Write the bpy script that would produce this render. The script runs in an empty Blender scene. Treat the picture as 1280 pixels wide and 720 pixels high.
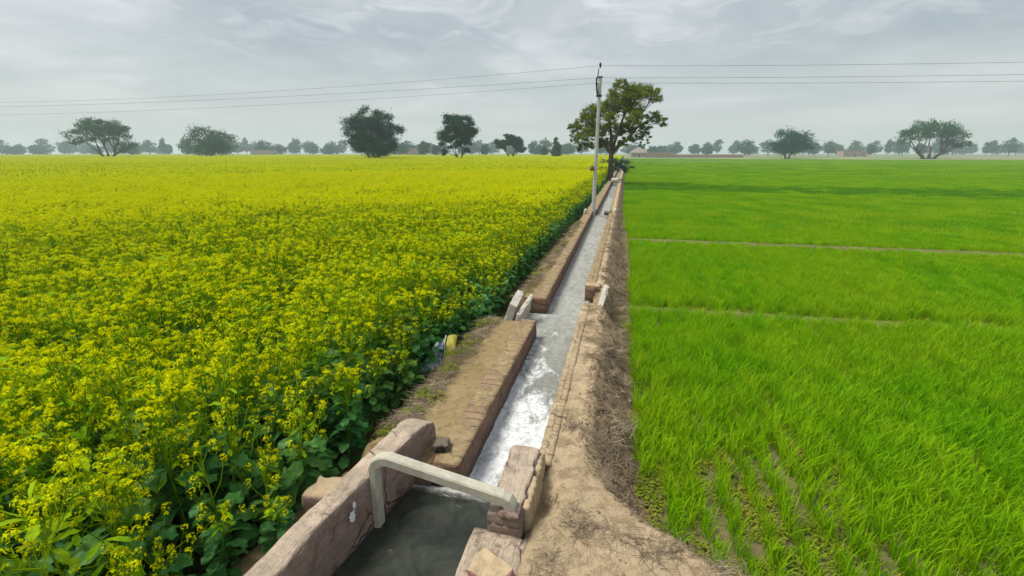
import bpy, math, random
import numpy as np
from mathutils import Vector, noise

rng = np.random.default_rng(7)
random.seed(7)
scene = bpy.context.scene
COL = scene.collection
R = math.radians

# ------------------------------------------------------------------ helpers
def n3(x, y, z=0.0, s=1.0):
    return noise.noise(Vector((x * s, y * s, z * s)))

def fbm(x, y, z=0.0, s=1.0, o=4):
    v = 0.0; a = 1.0; t = 0.0
    for _ in range(o):
        v += a * noise.noise(Vector((x * s + 3.1, y * s + 7.7, z * s + 1.3))); t += a; a *= 0.5; s *= 2.1
    return v / t

def mesh_np(name, verts, faces, mats, mat_idx=None, smooth=False):
    """verts (n,3); faces: list of arrays (m,k) with k 3 or 4, or list of tuples"""
    me = bpy.data.meshes.new(name)
    verts = np.asarray(verts, dtype=np.float32)
    if isinstance(faces, np.ndarray):
        faces = [faces]
    if len(faces) and isinstance(faces[0], np.ndarray) and faces[0].ndim == 2:
        loops = np.concatenate([f.ravel() for f in faces]).astype(np.int32)
        tot = np.concatenate([np.full(len(f), f.shape[1]) for f in faces]).astype(np.int32)
    else:
        loops = np.array([i for f in faces for i in f], dtype=np.int32)
        tot = np.array([len(f) for f in faces], dtype=np.int32)
    start = np.concatenate([[0], np.cumsum(tot)[:-1]]).astype(np.int32)
    me.vertices.add(len(verts)); me.vertices.foreach_set('co', verts.ravel())
    me.loops.add(len(loops)); me.loops.foreach_set('vertex_index', loops)
    me.polygons.add(len(tot)); me.polygons.foreach_set('loop_start', start)
    if not isinstance(mats, (list, tuple)):
        mats = [mats]
    for m in mats:
        me.materials.append(m)
    if mat_idx is not None:
        me.polygons.foreach_set('material_index', np.asarray(mat_idx, dtype=np.int32))
    me.polygons.foreach_set('use_smooth', np.full(len(tot), smooth, dtype=bool))
    me.update(calc_edges=True); me.validate()
    return me

def link(name, me, parent=None, loc=None, rot=None):
    o = bpy.data.objects.new(name, me)
    COL.objects.link(o)
    if parent is not None:
        o.parent = parent
    if loc is not None:
        o.location = loc
    if rot is not None:
        o.rotation_euler = rot
    return o

def tag(o, label=None, cat=None, group=None, kind=None):
    if label: o['label'] = label
    if cat: o['category'] = cat
    if group: o['group'] = group
    if kind: o['kind'] = kind
    return o

def empty(name, loc, label, cat, group=None):
    o = bpy.data.objects.new(name, None)
    o.empty_display_size = 0.2
    COL.objects.link(o); o.location = loc
    return tag(o, label, cat, group)

class MB:
    def __init__(self):
        self.v = []; self.f = []; self.m = []; self.n = 0
    def add(self, v, f, mi=0):
        v = np.asarray(v, dtype=float).reshape(-1, 3)
        self.v.append(v)
        for q in f:
            self.f.append(tuple(int(i) + self.n for i in q)); self.m.append(mi)
        self.n += len(v)
    def mesh(self, name, mats, smooth=False):
        return mesh_np(name, np.concatenate(self.v), self.f, mats, self.m, smooth)

def tube(mb, pts, rad, k=6, mi=0, cap=True):
    pts = [Vector(p) for p in pts]
    if not hasattr(rad, '__len__'): rad = [rad] * len(pts)
    V = []; F = []
    prev = None
    for i, p in enumerate(pts):
        d = (pts[min(i + 1, len(pts) - 1)] - pts[max(i - 1, 0)])
        if d.length < 1e-9: d = Vector((0, 0, 1))
        d.normalize()
        a = prev if prev is not None else (Vector((1, 0, 0)) if abs(d.x) < 0.8 else Vector((0, 1, 0)))
        a = (a - d * a.dot(d)).normalized(); prev = a
        b = d.cross(a)
        for j in range(k):
            t = 2 * math.pi * j / k
            V.append(p + (a * math.cos(t) + b * math.sin(t)) * rad[i])
    for i in range(len(pts) - 1):
        for j in range(k):
            F.append((i * k + j, i * k + (j + 1) % k, (i + 1) * k + (j + 1) % k, (i + 1) * k + j))
    if cap:
        F.append(tuple(reversed(range(k)))); F.append(tuple((len(pts) - 1) * k + j for j in range(k)))
    mb.add([tuple(v) for v in V], F, mi)

def rough_box(mb, lo, hi, step=0.05, r=0.015, amp=0.006, ns=6.0, warp=None, mi_top=0, mi_side=0, seed=0.0, chip=0.0):
    """box with worn, rounded edges and an uneven surface"""
    lo = np.array(lo, float); hi = np.array(hi, float)
    if not hasattr(step, '__len__'): step = (step,) * 3
    n = [max(2, int(round((hi[i] - lo[i]) / step[i]))) for i in range(3)]
    idx = {}; V = []; F = []; M = []
    def ax(i, k):
        L = hi[i] - lo[i]
        # an extra line just inside every edge keeps the rounding tight
        if k == 0: return lo[i]
        if k == n[i]: return hi[i]
        return lo[i] + L * k / n[i]
    def vid(a, b, c):
        key = (a, b, c)
        if key not in idx:
            idx[key] = len(V)
            p = np.array((ax(0, a), ax(1, b), ax(2, c)))
            q = np.clip(p, lo + r, hi - r)
            d = p - q; L = np.linalg.norm(d)
            if L > 1e-9:
                nd = d / L; p = q + nd * r
            else:
                nd = np.zeros(3)
            a1 = fbm(p[0] + seed, p[1], p[2], ns, 3) * amp
            if chip > 0 and (np.abs(d) > 1e-9).sum() >= 2:
                c_ = max(0.0, n3(p[0] + seed, p[1] * 1.3, p[2], 9.0) - 0.05)
                a1 -= chip * c_ * 2.5
            p = p + nd * a1
            if warp: p = warp(p)
            V.append(p)
        return idx[key]
    def quad(a, b, c, d, mi):
        F.append((a, b, c, d)); M.append(mi)
    for i in range(n[0]):
        for j in range(n[1]):
            quad(vid(i, j, n[2]), vid(i + 1, j, n[2]), vid(i + 1, j + 1, n[2]), vid(i, j + 1, n[2]), mi_top)
            quad(vid(i, j, 0), vid(i, j + 1, 0), vid(i + 1, j + 1, 0), vid(i + 1, j, 0), mi_side)
    for i in range(n[0]):
        for k in range(n[2]):
            quad(vid(i, 0, k), vid(i + 1, 0, k), vid(i + 1, 0, k + 1), vid(i, 0, k + 1), mi_side)
            quad(vid(i, n[1], k), vid(i, n[1], k + 1), vid(i + 1, n[1], k + 1), vid(i + 1, n[1], k), mi_side)
    for j in range(n[1]):
        for k in range(n[2]):
            quad(vid(0, j, k), vid(0, j, k + 1), vid(0, j + 1, k + 1), vid(0, j + 1, k), mi_side)
            quad(vid(n[0], j, k), vid(n[0], j + 1, k), vid(n[0], j + 1, k + 1), vid(n[0], j, k + 1), mi_side)
    base = mb.n
    mb.v.append(np.array(V)); mb.n += len(V)
    for f, m in zip(F, M):
        mb.f.append(tuple(i + base for i in f)); mb.m.append(m)

def grid(xs, ys, fn):
    """height sheet: xs, ys arrays; fn(x,y)->(x,y,z)"""
    nx, ny = len(xs), len(ys)
    V = np.array([fn(x, y) for y in ys for x in xs])
    i = np.arange(nx - 1)[None, :] + nx * np.arange(ny - 1)[:, None]
    F = np.stack([i, i + 1, i + 1 + nx, i + nx], axis=-1).reshape(-1, 4)
    return V, F

# ------------------------------------------------------------------ materials
class NT:
    def __init__(self, name):
        self.m = bpy.data.materials.new(name); self.m.use_nodes = True
        self.t = self.m.node_tree; self.t.nodes.clear()
        self.out = self.t.nodes.new('ShaderNodeOutputMaterial')
    def n(self, typ, **kw):
        nd = self.t.nodes.new(typ)
        for k, v in kw.items():
            if k.startswith('i_'):
                nd.inputs[k[2:].replace('_', ' ')].default_value = v
            else:
                setattr(nd, k, v)
        return nd
    def l(self, a, b): self.t.links.new(a, b)
    def noise(self, vec, scale, detail=5, rough=0.6, dist=0.0):
        nd = self.n('ShaderNodeTexNoise'); nd.inputs['Scale'].default_value = scale
        nd.inputs['Detail'].default_value = detail; nd.inputs['Roughness'].default_value = rough
        nd.inputs['Distortion'].default_value = dist
        if vec is not None: self.l(vec, nd.inputs['Vector'])
        return nd.outputs['Fac']
    def ramp(self, fac, stops):
        nd = self.n('ShaderNodeValToRGB'); e = nd.color_ramp.elements
        while len(e) < len(stops): e.new(0.5)
        for k, (p, c) in enumerate(stops):
            e[k].position = p; e[k].color = (c[0], c[1], c[2], 1) if hasattr(c, '__len__') else (c, c, c, 1)
        self.l(fac, nd.inputs['Fac']); return nd.outputs['Color']
    def mix(self, fac, a, b, mode='MIX'):
        nd = self.n('ShaderNodeMix', data_type='RGBA', blend_type=mode)
        if hasattr(fac, 'is_linked'): self.l(fac, nd.inputs[0])
        else: nd.inputs[0].default_value = fac
        for s, v in ((6, a), (7, b)):
            if hasattr(v, 'is_linked'): self.l(v, nd.inputs[s])
            else: nd.inputs[s].default_value = (v[0], v[1], v[2], 1)
        return nd.outputs[2]
    def math(self, op, a, b=None, clamp=False):
        nd = self.n('ShaderNodeMath', operation=op); nd.use_clamp = clamp
        for s, v in ((0, a), (1, b)):
            if v is None: continue
            if hasattr(v, 'is_linked'): self.l(v, nd.inputs[s])
            else: nd.inputs[s].default_value = v
        return nd.outputs[0]
    def coord(self, out='Object', scale=None):
        tc = self.n('ShaderNodeTexCoord').outputs[out]
        if scale is None: return tc
        mp = self.n('ShaderNodeMapping'); mp.inputs['Scale'].default_value = scale
        self.l(tc, mp.inputs['Vector']); return mp.outputs['Vector']
    def bump(self, h, strength=0.5, dist=0.02, nrm=None):
        nd = self.n('ShaderNodeBump'); nd.inputs['Strength'].default_value = strength
        nd.inputs['Distance'].default_value = dist; self.l(h, nd.inputs['Height'])
        if nrm is not None: self.l(nrm, nd.inputs['Normal'])
        return nd.outputs['Normal']
    def principled(self, col, rough=0.8, nrm=None, **kw):
        p = self.n('ShaderNodeBsdfPrincipled')
        if hasattr(col, 'is_linked'): self.l(col, p.inputs['Base Color'])
        else: p.inputs['Base Color'].default_value = (*col, 1)
        if hasattr(rough, 'is_linked'): self.l(rough, p.inputs['Roughness'])
        else: p.inputs['Roughness'].default_value = rough
        if nrm is not None: self.l(nrm, p.inputs['Normal'])
        for k, v in kw.items(): p.inputs[k.replace('_', ' ')].default_value = v
        self.l(p.outputs[0], self.out.inputs['Surface']); return p

def mat_plain(name, c, rough=0.7, var=0.25, scale=8.0, bump=0.3, metal=0.0):
    t = NT(name); co = t.coord()
    f = t.noise(co, scale, 6)
    col = t.mix(f, tuple(x * (1 - var) for x in c), tuple(min(1, x * (1 + var)) for x in c))
    p = t.principled(col, rough, t.bump(t.noise(co, scale * 4, 6), bump, 0.01))
    p.inputs['Metallic'].default_value = metal
    return t.m

def mat_leaf(name, c1, c2, trans=0.35, rough=0.5, c3=None, spec=0.3, patch=0.0, pscale=0.3, pc=None):
    """leaf: diffuse + translucent, varied per instance, per face region and by field patches"""
    t = NT(name)
    oi = t.n('ShaderNodeObjectInfo').outputs['Random']
    pos = t.n('ShaderNodeNewGeometry').outputs['Position']
    f = t.noise(pos, 3.0, 3)
    fac = t.math('ADD', t.math('MULTIPLY', oi, 0.55), t.math('MULTIPLY', f, 0.45))
    stops = [(0.25, c1), (0.75, c2)] if c3 is None else [(0.22, c1), (0.5, c2), (0.82, c3)]
    col = t.ramp(fac, stops)
    if patch > 0:
        pn = t.ramp(t.noise(pos, pscale, 3), [(0.38, 0.0), (0.62, 1.0)])
        col = t.mix(t.math('MULTIPLY', pn, patch), col, pc)
    p = t.n('ShaderNodeBsdfPrincipled'); t.l(col, p.inputs['Base Color'])
    p.inputs['Roughness'].default_value = rough
    p.inputs['Specular IOR Level'].default_value = spec
    tr = t.n('ShaderNodeBsdfTranslucent'); t.l(col, tr.inputs['Color'])
    mx = t.n('ShaderNodeMixShader'); mx.inputs[0].default_value = trans
    t.l(p.outputs[0], mx.inputs[1]); t.l(tr.outputs[0], mx.inputs[2])
    t.l(mx.outputs[0], t.out.inputs['Surface'])
    return t.m

def mat_soil(name, a, b, c, rough=0.95, s=1.0, bump=0.7, dist=0.03):
    t = NT(name); co = t.coord()
    f1 = t.noise(co, 1.3 * s, 8, 0.65, 0.4); f2 = t.noise(co, 9 * s, 8, 0.7)
    col = t.mix(t.ramp(f1, [(0.35, 0.0), (0.65, 1.0)]), a, b)
    col = t.mix(t.ramp(f2, [(0.48, 0.0), (0.68, 0.85)]), col, c)
    spk = t.noise(co, 70 * s, 3, 0.6)
    col = t.mix(t.ramp(spk, [(0.25, 0.35), (0.45, 0.0)]), col, tuple(x * 0.4 for x in c))
    h = t.math('ADD', t.noise(co, 14 * s, 9, 0.75), t.math('MULTIPLY', spk, 0.25))
    t.principled(col, rough, t.bump(h, bump, dist), Specular_IOR_Level=0.2)
    return t.m

def mat_brick(name, base, dark, mortar, stain, brick=True, rowh=0.075, bw=0.23, plaster=0.5, bump=0.9):
    """brickwork under worn, cracked render: patches of brick, render, silt, cracks and a damp tide band at the water"""
    t = NT(name); co = t.coord()
    wob = t.n('ShaderNodeVectorMath', operation='ADD')
    wn = t.n('ShaderNodeTexNoise'); wn.inputs['Scale'].default_value = 7; wn.inputs['Detail'].default_value = 3; t.l(co, wn.inputs['Vector'])
    ws = t.n('ShaderNodeVectorMath', operation='SCALE'); t.l(wn.outputs['Color'], ws.inputs[0]); ws.inputs['Scale'].default_value = 0.03
    t.l(co, wob.inputs[0]); t.l(ws.outputs[0], wob.inputs[1])
    sep = t.n('ShaderNodeSeparateXYZ'); t.l(wob.outputs[0], sep.inputs[0])
    cmb = t.n('ShaderNodeCombineXYZ')
    t.l(sep.outputs['Y'], cmb.inputs['X'])
    t.l(t.math('ADD', sep.outputs['X'], sep.outputs['Z']), cmb.inputs['Y'])
    gN = t.n('ShaderNodeNewGeometry').outputs['True Normal']; sn = t.n('ShaderNodeSeparateXYZ'); t.l(gN, sn.inputs[0])
    fy = t.math('GREATER_THAN', t.math('ABSOLUTE', sn.outputs['Y']), 0.7)
    cm2 = t.n('ShaderNodeCombineXYZ'); t.l(sep.outputs['X'], cm2.inputs['X']); t.l(sep.outputs['Z'], cm2.inputs['Y'])
    vmx = t.n('ShaderNodeMix', data_type='VECTOR'); t.l(fy, vmx.inputs[0]); t.l(cmb.outputs[0], vmx.inputs[4]); t.l(cm2.outputs[0], vmx.inputs[5])
    br = t.n('ShaderNodeTexBrick'); t.l(vmx.outputs[1], br.inputs['Vector'])
    br.inputs['Scale'].default_value = 1.0
    br.inputs['Brick Width'].default_value = bw; br.inputs['Row Height'].default_value = rowh
    br.inputs['Mortar Size'].default_value = 0.007; br.inputs['Mortar Smooth'].default_value = 0.5
    br.inputs['Color1'].default_value = (*base, 1); br.inputs['Color2'].default_value = (*dark, 1)
    br.inputs['Mortar'].default_value = (*mortar, 1)
    f1 = t.noise(co, 3.1, 10, 0.72, 0.8)
    mid = 0.5 + 0.22 * (0.5 - plaster)
    mk = t.ramp(f1, [(mid - 0.05, 0.0), (mid + 0.04, 1.0)])
    pl = t.mix(t.ramp(t.noise(co, 6, 9, 0.75, 0.3), [(0.35, 0.0), (0.65, 1.0)]), tuple(x * 0.68 for x in stain), tuple(min(0.8, x * 1.25) for x in stain))
    col = t.mix(mk, br.outputs['Color'], pl)
    f3 = t.noise(co, 5.3, 10, 0.78, 1.2)
    col = t.mix(t.ramp(f3, [(0.55, 0.0), (0.66, 0.75)]), col, tuple(x * 0.42 for x in dark))
    # pale lime and silt crust
    f4 = t.noise(co, 9.0, 9, 0.75, 0.5)
    col = t.mix(t.ramp(f4, [(0.60, 0.0), (0.70, 0.55)]), col, (0.46, 0.41, 0.34))
    spk = t.noise(co, 55, 5, 0.75)
    col = t.mix(t.ramp(spk, [(0.30, 0.75), (0.45, 0.0)]), col, tuple(x * 0.30 for x in stain))
    # cracks
    vo = t.n('ShaderNodeTexVoronoi', feature='DISTANCE_TO_EDGE'); vo.inputs['Scale'].default_value = 2.6
    cw = t.n('ShaderNodeVectorMath', operation='SCALE'); t.l(wn.outputs['Color'], cw.inputs[0]); cw.inputs['Scale'].default_value = 0.10
    ca_ = t.n('ShaderNodeVectorMath', operation='ADD'); t.l(co, ca_.inputs[0]); t.l(cw.outputs[0], ca_.inputs[1]); t.l(ca_.outputs[0], vo.inputs['Vector'])
    crack = t.ramp(vo.outputs['Distance'], [(0.006, 1.0), (0.022, 0.0)])
    crack = t.math('MULTIPLY', crack, t.ramp(t.noise(co, 1.7, 3), [(0.5, 0.0), (0.6, 1.0)]))
    col = t.mix(t.math('MULTIPLY', crack, 0.8), col, (0.05, 0.035, 0.025))
    # wet, algae-darkened band just above the water line (water stands at about 0.2 m)
    sz = t.n('ShaderNodeSeparateXYZ'); t.l(co, sz.inputs[0])
    damp = t.ramp(t.math('ADD', sz.outputs['Z'], t.math('MULTIPLY', t.math('SUBTRACT', f1, 0.5), 0.18)), [(0.235, 1.0), (0.29, 0.0)])
    col = t.mix(t.math('MULTIPLY', damp, 0.72), col, (0.055, 0.045, 0.028))
    rough = t.math('SUBTRACT', 0.92, t.math('MULTIPLY', damp, 0.45))
    h = t.math('ADD', t.noise(co, 16, 10, 0.78),
               t.math('MULTIPLY', t.math('MULTIPLY', br.outputs['Fac'], -0.7), t.math('SUBTRACT', 1.0, t.math('MULTIPLY', mk, 0.7))))
    h = t.math('SUBTRACT', t.math('ADD', h, t.math('MULTIPLY', mk, 0.35)), crack)
    t.principled(col, rough, t.bump(h, bump, 0.022), Specular_IOR_Level=0.25)
    return t.m

M = {}
M['soil'] = mat_soil('soil', (0.17, 0.115, 0.065), (0.12, 0.085, 0.05), (0.075, 0.052, 0.032))
M['sand'] = mat_soil('sand', (0.47, 0.37, 0.24), (0.40, 0.30, 0.185), (0.29, 0.21, 0.125), s=1.4, bump=0.6, dist=0.025)
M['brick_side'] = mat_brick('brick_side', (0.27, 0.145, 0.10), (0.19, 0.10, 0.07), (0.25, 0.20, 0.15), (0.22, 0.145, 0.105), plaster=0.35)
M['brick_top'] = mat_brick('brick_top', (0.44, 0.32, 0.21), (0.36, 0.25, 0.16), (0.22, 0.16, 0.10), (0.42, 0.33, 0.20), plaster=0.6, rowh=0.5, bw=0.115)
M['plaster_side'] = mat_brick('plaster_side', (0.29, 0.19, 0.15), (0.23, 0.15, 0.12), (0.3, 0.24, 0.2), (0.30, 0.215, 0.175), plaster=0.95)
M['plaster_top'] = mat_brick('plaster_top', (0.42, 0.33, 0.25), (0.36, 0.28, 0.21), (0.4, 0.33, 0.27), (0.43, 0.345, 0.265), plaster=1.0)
def mat_weathered(name, c, grime, sc=1.0):
    t = NT(name); co = t.coord()
    col = t.mix(t.ramp(t.noise(co, 5 * sc, 9, 0.75, 0.5), [(0.35, 0.0), (0.65, 1.0)]), tuple(x * 0.80 for x in c), tuple(x * 1.1 for x in c))
    col = t.mix(t.ramp(t.noise(co, 8 * sc, 10, 0.8, 1.4), [(0.54, 0.0), (0.68, 0.8)]), col, grime)
    spk = t.noise(co, 90 * sc, 4, 0.7)
    col = t.mix(t.ramp(spk, [(0.28, 0.8), (0.42, 0.0)]), col, tuple(x * 0.4 for x in grime))
    t.principled(col, 0.9, t.bump(t.math('ADD', t.noise(co, 22 * sc, 9, 0.8), t.math('MULTIPLY', spk, 0.5)), 0.7, 0.012), Specular_IOR_Level=0.2)
    return t.m
M['concrete'] = mat_weathered('concrete', (0.47, 0.445, 0.36), (0.27, 0.235, 0.17))
M['concrete_pale'] = mat_weathered('concrete_pale', (0.50, 0.47, 0.40), (0.20, 0.16, 0.11), 1.3)
M['pole'] = mat_plain('pole_concrete', (0.50, 0.50, 0.48), 0.8, 0.12, 5.0, 0.3)
M['iron'] = mat_plain('iron', (0.03, 0.028, 0.027), 0.6, 0.3, 20, 0.2, 0.3)
M['wire'] = mat_plain('wire_metal', (0.10, 0.10, 0.11), 0.5, 0.1, 20, 0.0, 0.5)
M['pink_brick'] = mat_weathered('pink_brick', (0.33, 0.165, 0.13), (0.42, 0.33, 0.24), 1.2)
M['pot'] = mat_plain('pot_clay', (0.16, 0.08, 0.05), 0.8, 0.4, 14, 0.5)
M['bark'] = mat_plain('bark', (0.075, 0.058, 0.042), 0.95, 0.35, 6.0, 1.0)
M['white_paint'] = mat_plain('white_paint', (0.72, 0.74, 0.76), 0.8, 0.15, 30, 0.3)

# ------------------------------------------------------------------ geometry-node scatter (only for stuff)
def scatter(name, pts, rots, scl, idx, protos, label, cat):
    """one object of kind stuff whose points carry plants"""
    pc = bpy.data.collections.new(name + '_kinds')
    for k, me in enumerate(protos):
        po = bpy.data.objects.new('%s_kind_%02d' % (name, k), me)
        pc.objects.link(po)
    me = bpy.data.meshes.new(name)
    me.vertices.add(len(pts)); me.vertices.foreach_set('co', np.asarray(pts, np.float32).ravel())
    a = me.attributes.new('rot', 'FLOAT_VECTOR', 'POINT'); a.data.foreach_set('vector', np.asarray(rots, np.float32).ravel())
    a = me.attributes.new('scl', 'FLOAT_VECTOR', 'POINT')
    scl = np.asarray(scl, np.float32)
    if scl.ndim == 1: scl = np.repeat(scl[:, None], 3, 1)
    a.data.foreach_set('vector', scl.ravel())
    a = me.attributes.new('idx', 'INT', 'POINT'); a.data.foreach_set('value', np.asarray(idx, np.int32))
    me.update()
    g = bpy.data.node_groups.new(name + '_nodes', 'GeometryNodeTree')
    g.interface.new_socket('Geometry', in_out='INPUT', socket_type='NodeSocketGeometry')
    g.interface.new_socket('Geometry', in_out='OUTPUT', socket_type='NodeSocketGeometry')
    gi = g.nodes.new('NodeGroupInput'); go = g.nodes.new('NodeGroupOutput')
    ci = g.nodes.new('GeometryNodeCollectionInfo'); ci.inputs['Collection'].default_value = pc
    ci.inputs['Separate Children'].default_value = True; ci.inputs['Reset Children'].default_value = True
    iop = g.nodes.new('GeometryNodeInstanceOnPoints'); iop.inputs['Pick Instance'].default_value = True
    def attr(nm, ty):
        n = g.nodes.new('GeometryNodeInputNamedAttribute'); n.data_type = ty; n.inputs['Name'].default_value = nm
        return [o for o in n.outputs if o.enabled and o.name == 'Attribute'][0]
    g.links.new(gi.outputs[0], iop.inputs['Points']); g.links.new(ci.outputs[0], iop.inputs['Instance'])
    g.links.new(attr('idx', 'INT'), iop.inputs['Instance Index'])
    e2r = g.nodes.new('FunctionNodeEulerToRotation')
    g.links.new(attr('rot', 'FLOAT_VECTOR'), e2r.inputs[0]); g.links.new(e2r.outputs[0], iop.inputs['Rotation'])
    g.links.new(attr('scl', 'FLOAT_VECTOR'), iop.inputs['Scale'])
    g.links.new(iop.outputs[0], go.inputs[0])
    o = link(name, me)
    md = o.modifiers.new('plants', 'NODES'); md.node_group = g
    tag(o, label, cat, kind='stuff')
    return o

# ------------------------------------------------------------------ camera
H = 2.95
F_PX = 560.0
cam = bpy.data.cameras.new('camera'); cam_o = bpy.data.objects.new('camera', cam); COL.objects.link(cam_o)
cam.sensor_width = 36.0; cam.lens = 36.0 * F_PX / 1280.0
cam.clip_end = 5000.0; cam.clip_start = 0.05
cam_o.location = (0, 0, H); cam_o.rotation_euler = (R(90 - 16.793), 0, R(13.7375))
scene.camera = cam_o
YAW = R(13.7375)
def in_view(x, y, margin=1.5, lim=R(57)):
    """ground points in or near the camera's wedge"""
    a = np.arctan2(-(np.asarray(x)), np.asarray(y)) - YAW      # positive = left
    d = np.hypot(x, y)
    return (np.abs(a) < lim + 1.6 * margin / np.maximum(d, margin)) 

# ------------------------------------------------------------------ setting: ground
def bund_h(x, y):
    z = 0.0
    if x > 0.0:
        for yb, w, h in ((8.55 + 0.05 * x, 0.16, 0.09), (15.6 + 0.02 * x, 0.26, 0.17), (164.0, 0.8, 0.25)):
            z += h * math.exp(-((y - yb + 0.07 * n3(x, yb, 0, 1.2)) / w) ** 2)
    return z
xs = np.concatenate([[-1500, -800, -400, -200, -100, -50, -25, -12, -6], np.arange(-4, 8.01, 0.1), np.arange(8.5, 40, 1.0), [50, 70, 100, 200, 400, 800, 1500]])
ys = np.concatenate([[-1500, -800, -300, -100, -30, -10, -3], np.arange(0, 17.0, 0.08), np.arange(17.5, 60, 1.0), np.arange(62, 160, 8), [161, 162, 163, 163.5, 164, 164.5, 165, 166, 168, 180, 200, 300, 500, 800, 1500]])
def gfun(x, y):
    z = bund_h(x, y)
    if -6 < x < 10 and -1 < y < 25:
        z += 0.018 * fbm(x, y, 0, 2.5, 4) * (1 if (x < -2 or x > 0.4) else 0)
        if x > 0.3:
            z += 0.008 * math.sin(2 * math.pi * (x - 0.3) / 0.24)
    return (x, y, z - 0.004)
V, F = grid(xs, ys, gfun)
t = NT('field_soil'); co = t.coord()
f1 = t.noise(co, 0.9, 8, 0.65, 0.3); f2 = t.noise(co, 6.0, 8, 0.7)
col = t.mix(t.ramp(f1, [(0.35, 0.0), (0.65, 1.0)]), (0.20, 0.155, 0.08), (0.12, 0.11, 0.045))
col = t.mix(t.ramp(f2, [(0.45, 0.0), (0.62, 0.8)]), col, (0.075, 0.10, 0.018))
big = t.noise(co, 0.012, 4, 0.6)
sepy = t.n('ShaderNodeSeparateXYZ'); t.l(co, sepy.inputs[0])
dist = t.n('ShaderNodeVectorMath', operation='LENGTH'); t.l(co, dist.inputs[0])
farf = t.ramp(t.math('DIVIDE', dist.outputs['Value'], 1000.0), [(0.14, 0.0), (0.18, 1.0)])
farc = t.ramp(big, [(0.42, (0.22, 0.20, 0.12)), (0.5, (0.10, 0.17, 0.05)), (0.6, (0.24, 0.22, 0.13))])
col = t.mix(farf, col, farc)
t.principled(col, 0.95, t.bump(t.noise(co, 16, 9, 0.75), 0.7, 0.03), Specular_IOR_Level=0.15)
ground = link('ground', mesh_np('ground', V, F, t.m, smooth=True)); tag(ground, kind='structure')

# ------------------------------------------------------------------ earth bank on the right
SAND_Z = 0.455
def bank_edge(y):       # x where the bank meets the wheat
    pts = [(0.0, 3.4), (1.6, 2.6), (2.3, 1.5), (2.7, 0.75), (3.0, 0.44), (3.56, 0.27), (5.0, 0.23), (7.7, 0.17), (15.6, 0.08), (45, 0.02), (200, 0.02)]
    for (a, xa), (b, xb) in zip(pts, pts[1:]):
        if y <= b: return xa + (xb - xa) * (y - a) / (b - a)
    return 0.02
def bank_crest(y):      # x where the level top starts to fall away
    e = bank_edge(y)
    return -0.53 + (e + 0.53) * (0.36 if y > 3.4 else 0.36 + 0.30 * min(1, (3.4 - y) / 0.8))
def bank_z(x, y):
    e = bank_edge(y) + 0.06 * n3(0, y, 2, 2.0); c = bank_crest(y) + 0.05 * n3(0, y, 5, 1.7)
    if x < c: s = 0.0
    else: s = min(1.0, (x - c) / max(0.05, e + 0.10 - c))
    z = SAND_Z * (1 - (s * s * (3 - 2 * s)))
    rough = 0.25 + 0.75 * min(1, max(0, (x - c + 0.1) / 0.12))
    if s >= 1.0: return -0.03
    a = 1.0 if y < 30 else 0.6
    z += a * rough * (0.07 * fbm(x, y, 0, 5.0, 4) + 0.035 * fbm(x, y, 0, 15.0, 4)) * (1 - s ** 4)
    # ruts, the worn foot path near the camera
    z += 0.012 * fbm(x, y, 4, 2.2, 3)
    if x < -0.40: z = min(z, 0.462) - 0.05 * max(0, (-0.437 - x) / 0.05)
    # hollow behind the right-hand outlet slab
    z -= 0.40 * math.exp(-(((y - 7.85) / 0.42) ** 2 + ((x + 0.02) / 0.17) ** 2))
    if 7.44 < y < 8.39 and x < -0.26: z = min(z, 0.16 + 0.02 * n3(x, y, 0, 9))
    # dug-out beside the block
    z -= 0.13 * math.exp(-(((y - 2.78) / 0.20) ** 2 + ((x + 0.42) / 0.09) ** 2))
    return max(z, -0.03)
BANK_MAT = None
t = NT('bank_earth'); co = t.coord()
f1 = t.noise(co, 1.6, 8, 0.65, 0.5); f2 = t.noise(co, 7, 9, 0.72, 0.4)
sand = t.mix(t.ramp(f1, [(0.35, 0.0), (0.65, 1.0)]), (0.54, 0.42, 0.27), (0.42, 0.325, 0.20))
sand = t.mix(t.ramp(f2, [(0.47, 0.0), (0.60, 0.9)]), sand, (0.29, 0.215, 0.13))
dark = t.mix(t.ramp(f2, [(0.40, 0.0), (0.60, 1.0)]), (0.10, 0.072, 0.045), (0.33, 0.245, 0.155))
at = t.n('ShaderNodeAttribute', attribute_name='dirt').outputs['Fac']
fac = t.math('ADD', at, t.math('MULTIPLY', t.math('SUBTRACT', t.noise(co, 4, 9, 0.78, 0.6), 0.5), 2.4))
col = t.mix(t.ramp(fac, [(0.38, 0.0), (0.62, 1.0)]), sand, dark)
spk = t.noise(co, 60, 4, 0.65)
col = t.mix(t.ramp(spk, [(0.3, 0.6), (0.44, 0.0)]), col, (0.08, 0.055, 0.035))
t.principled(col, 0.95, t.bump(t.math('ADD', t.noise(co, 15, 10, 0.82), t.math('MULTIPLY', spk, 0.5)), 0.8, 0.035), Specular_IOR_Level=0.15)
M['bank'] = t.m
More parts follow.
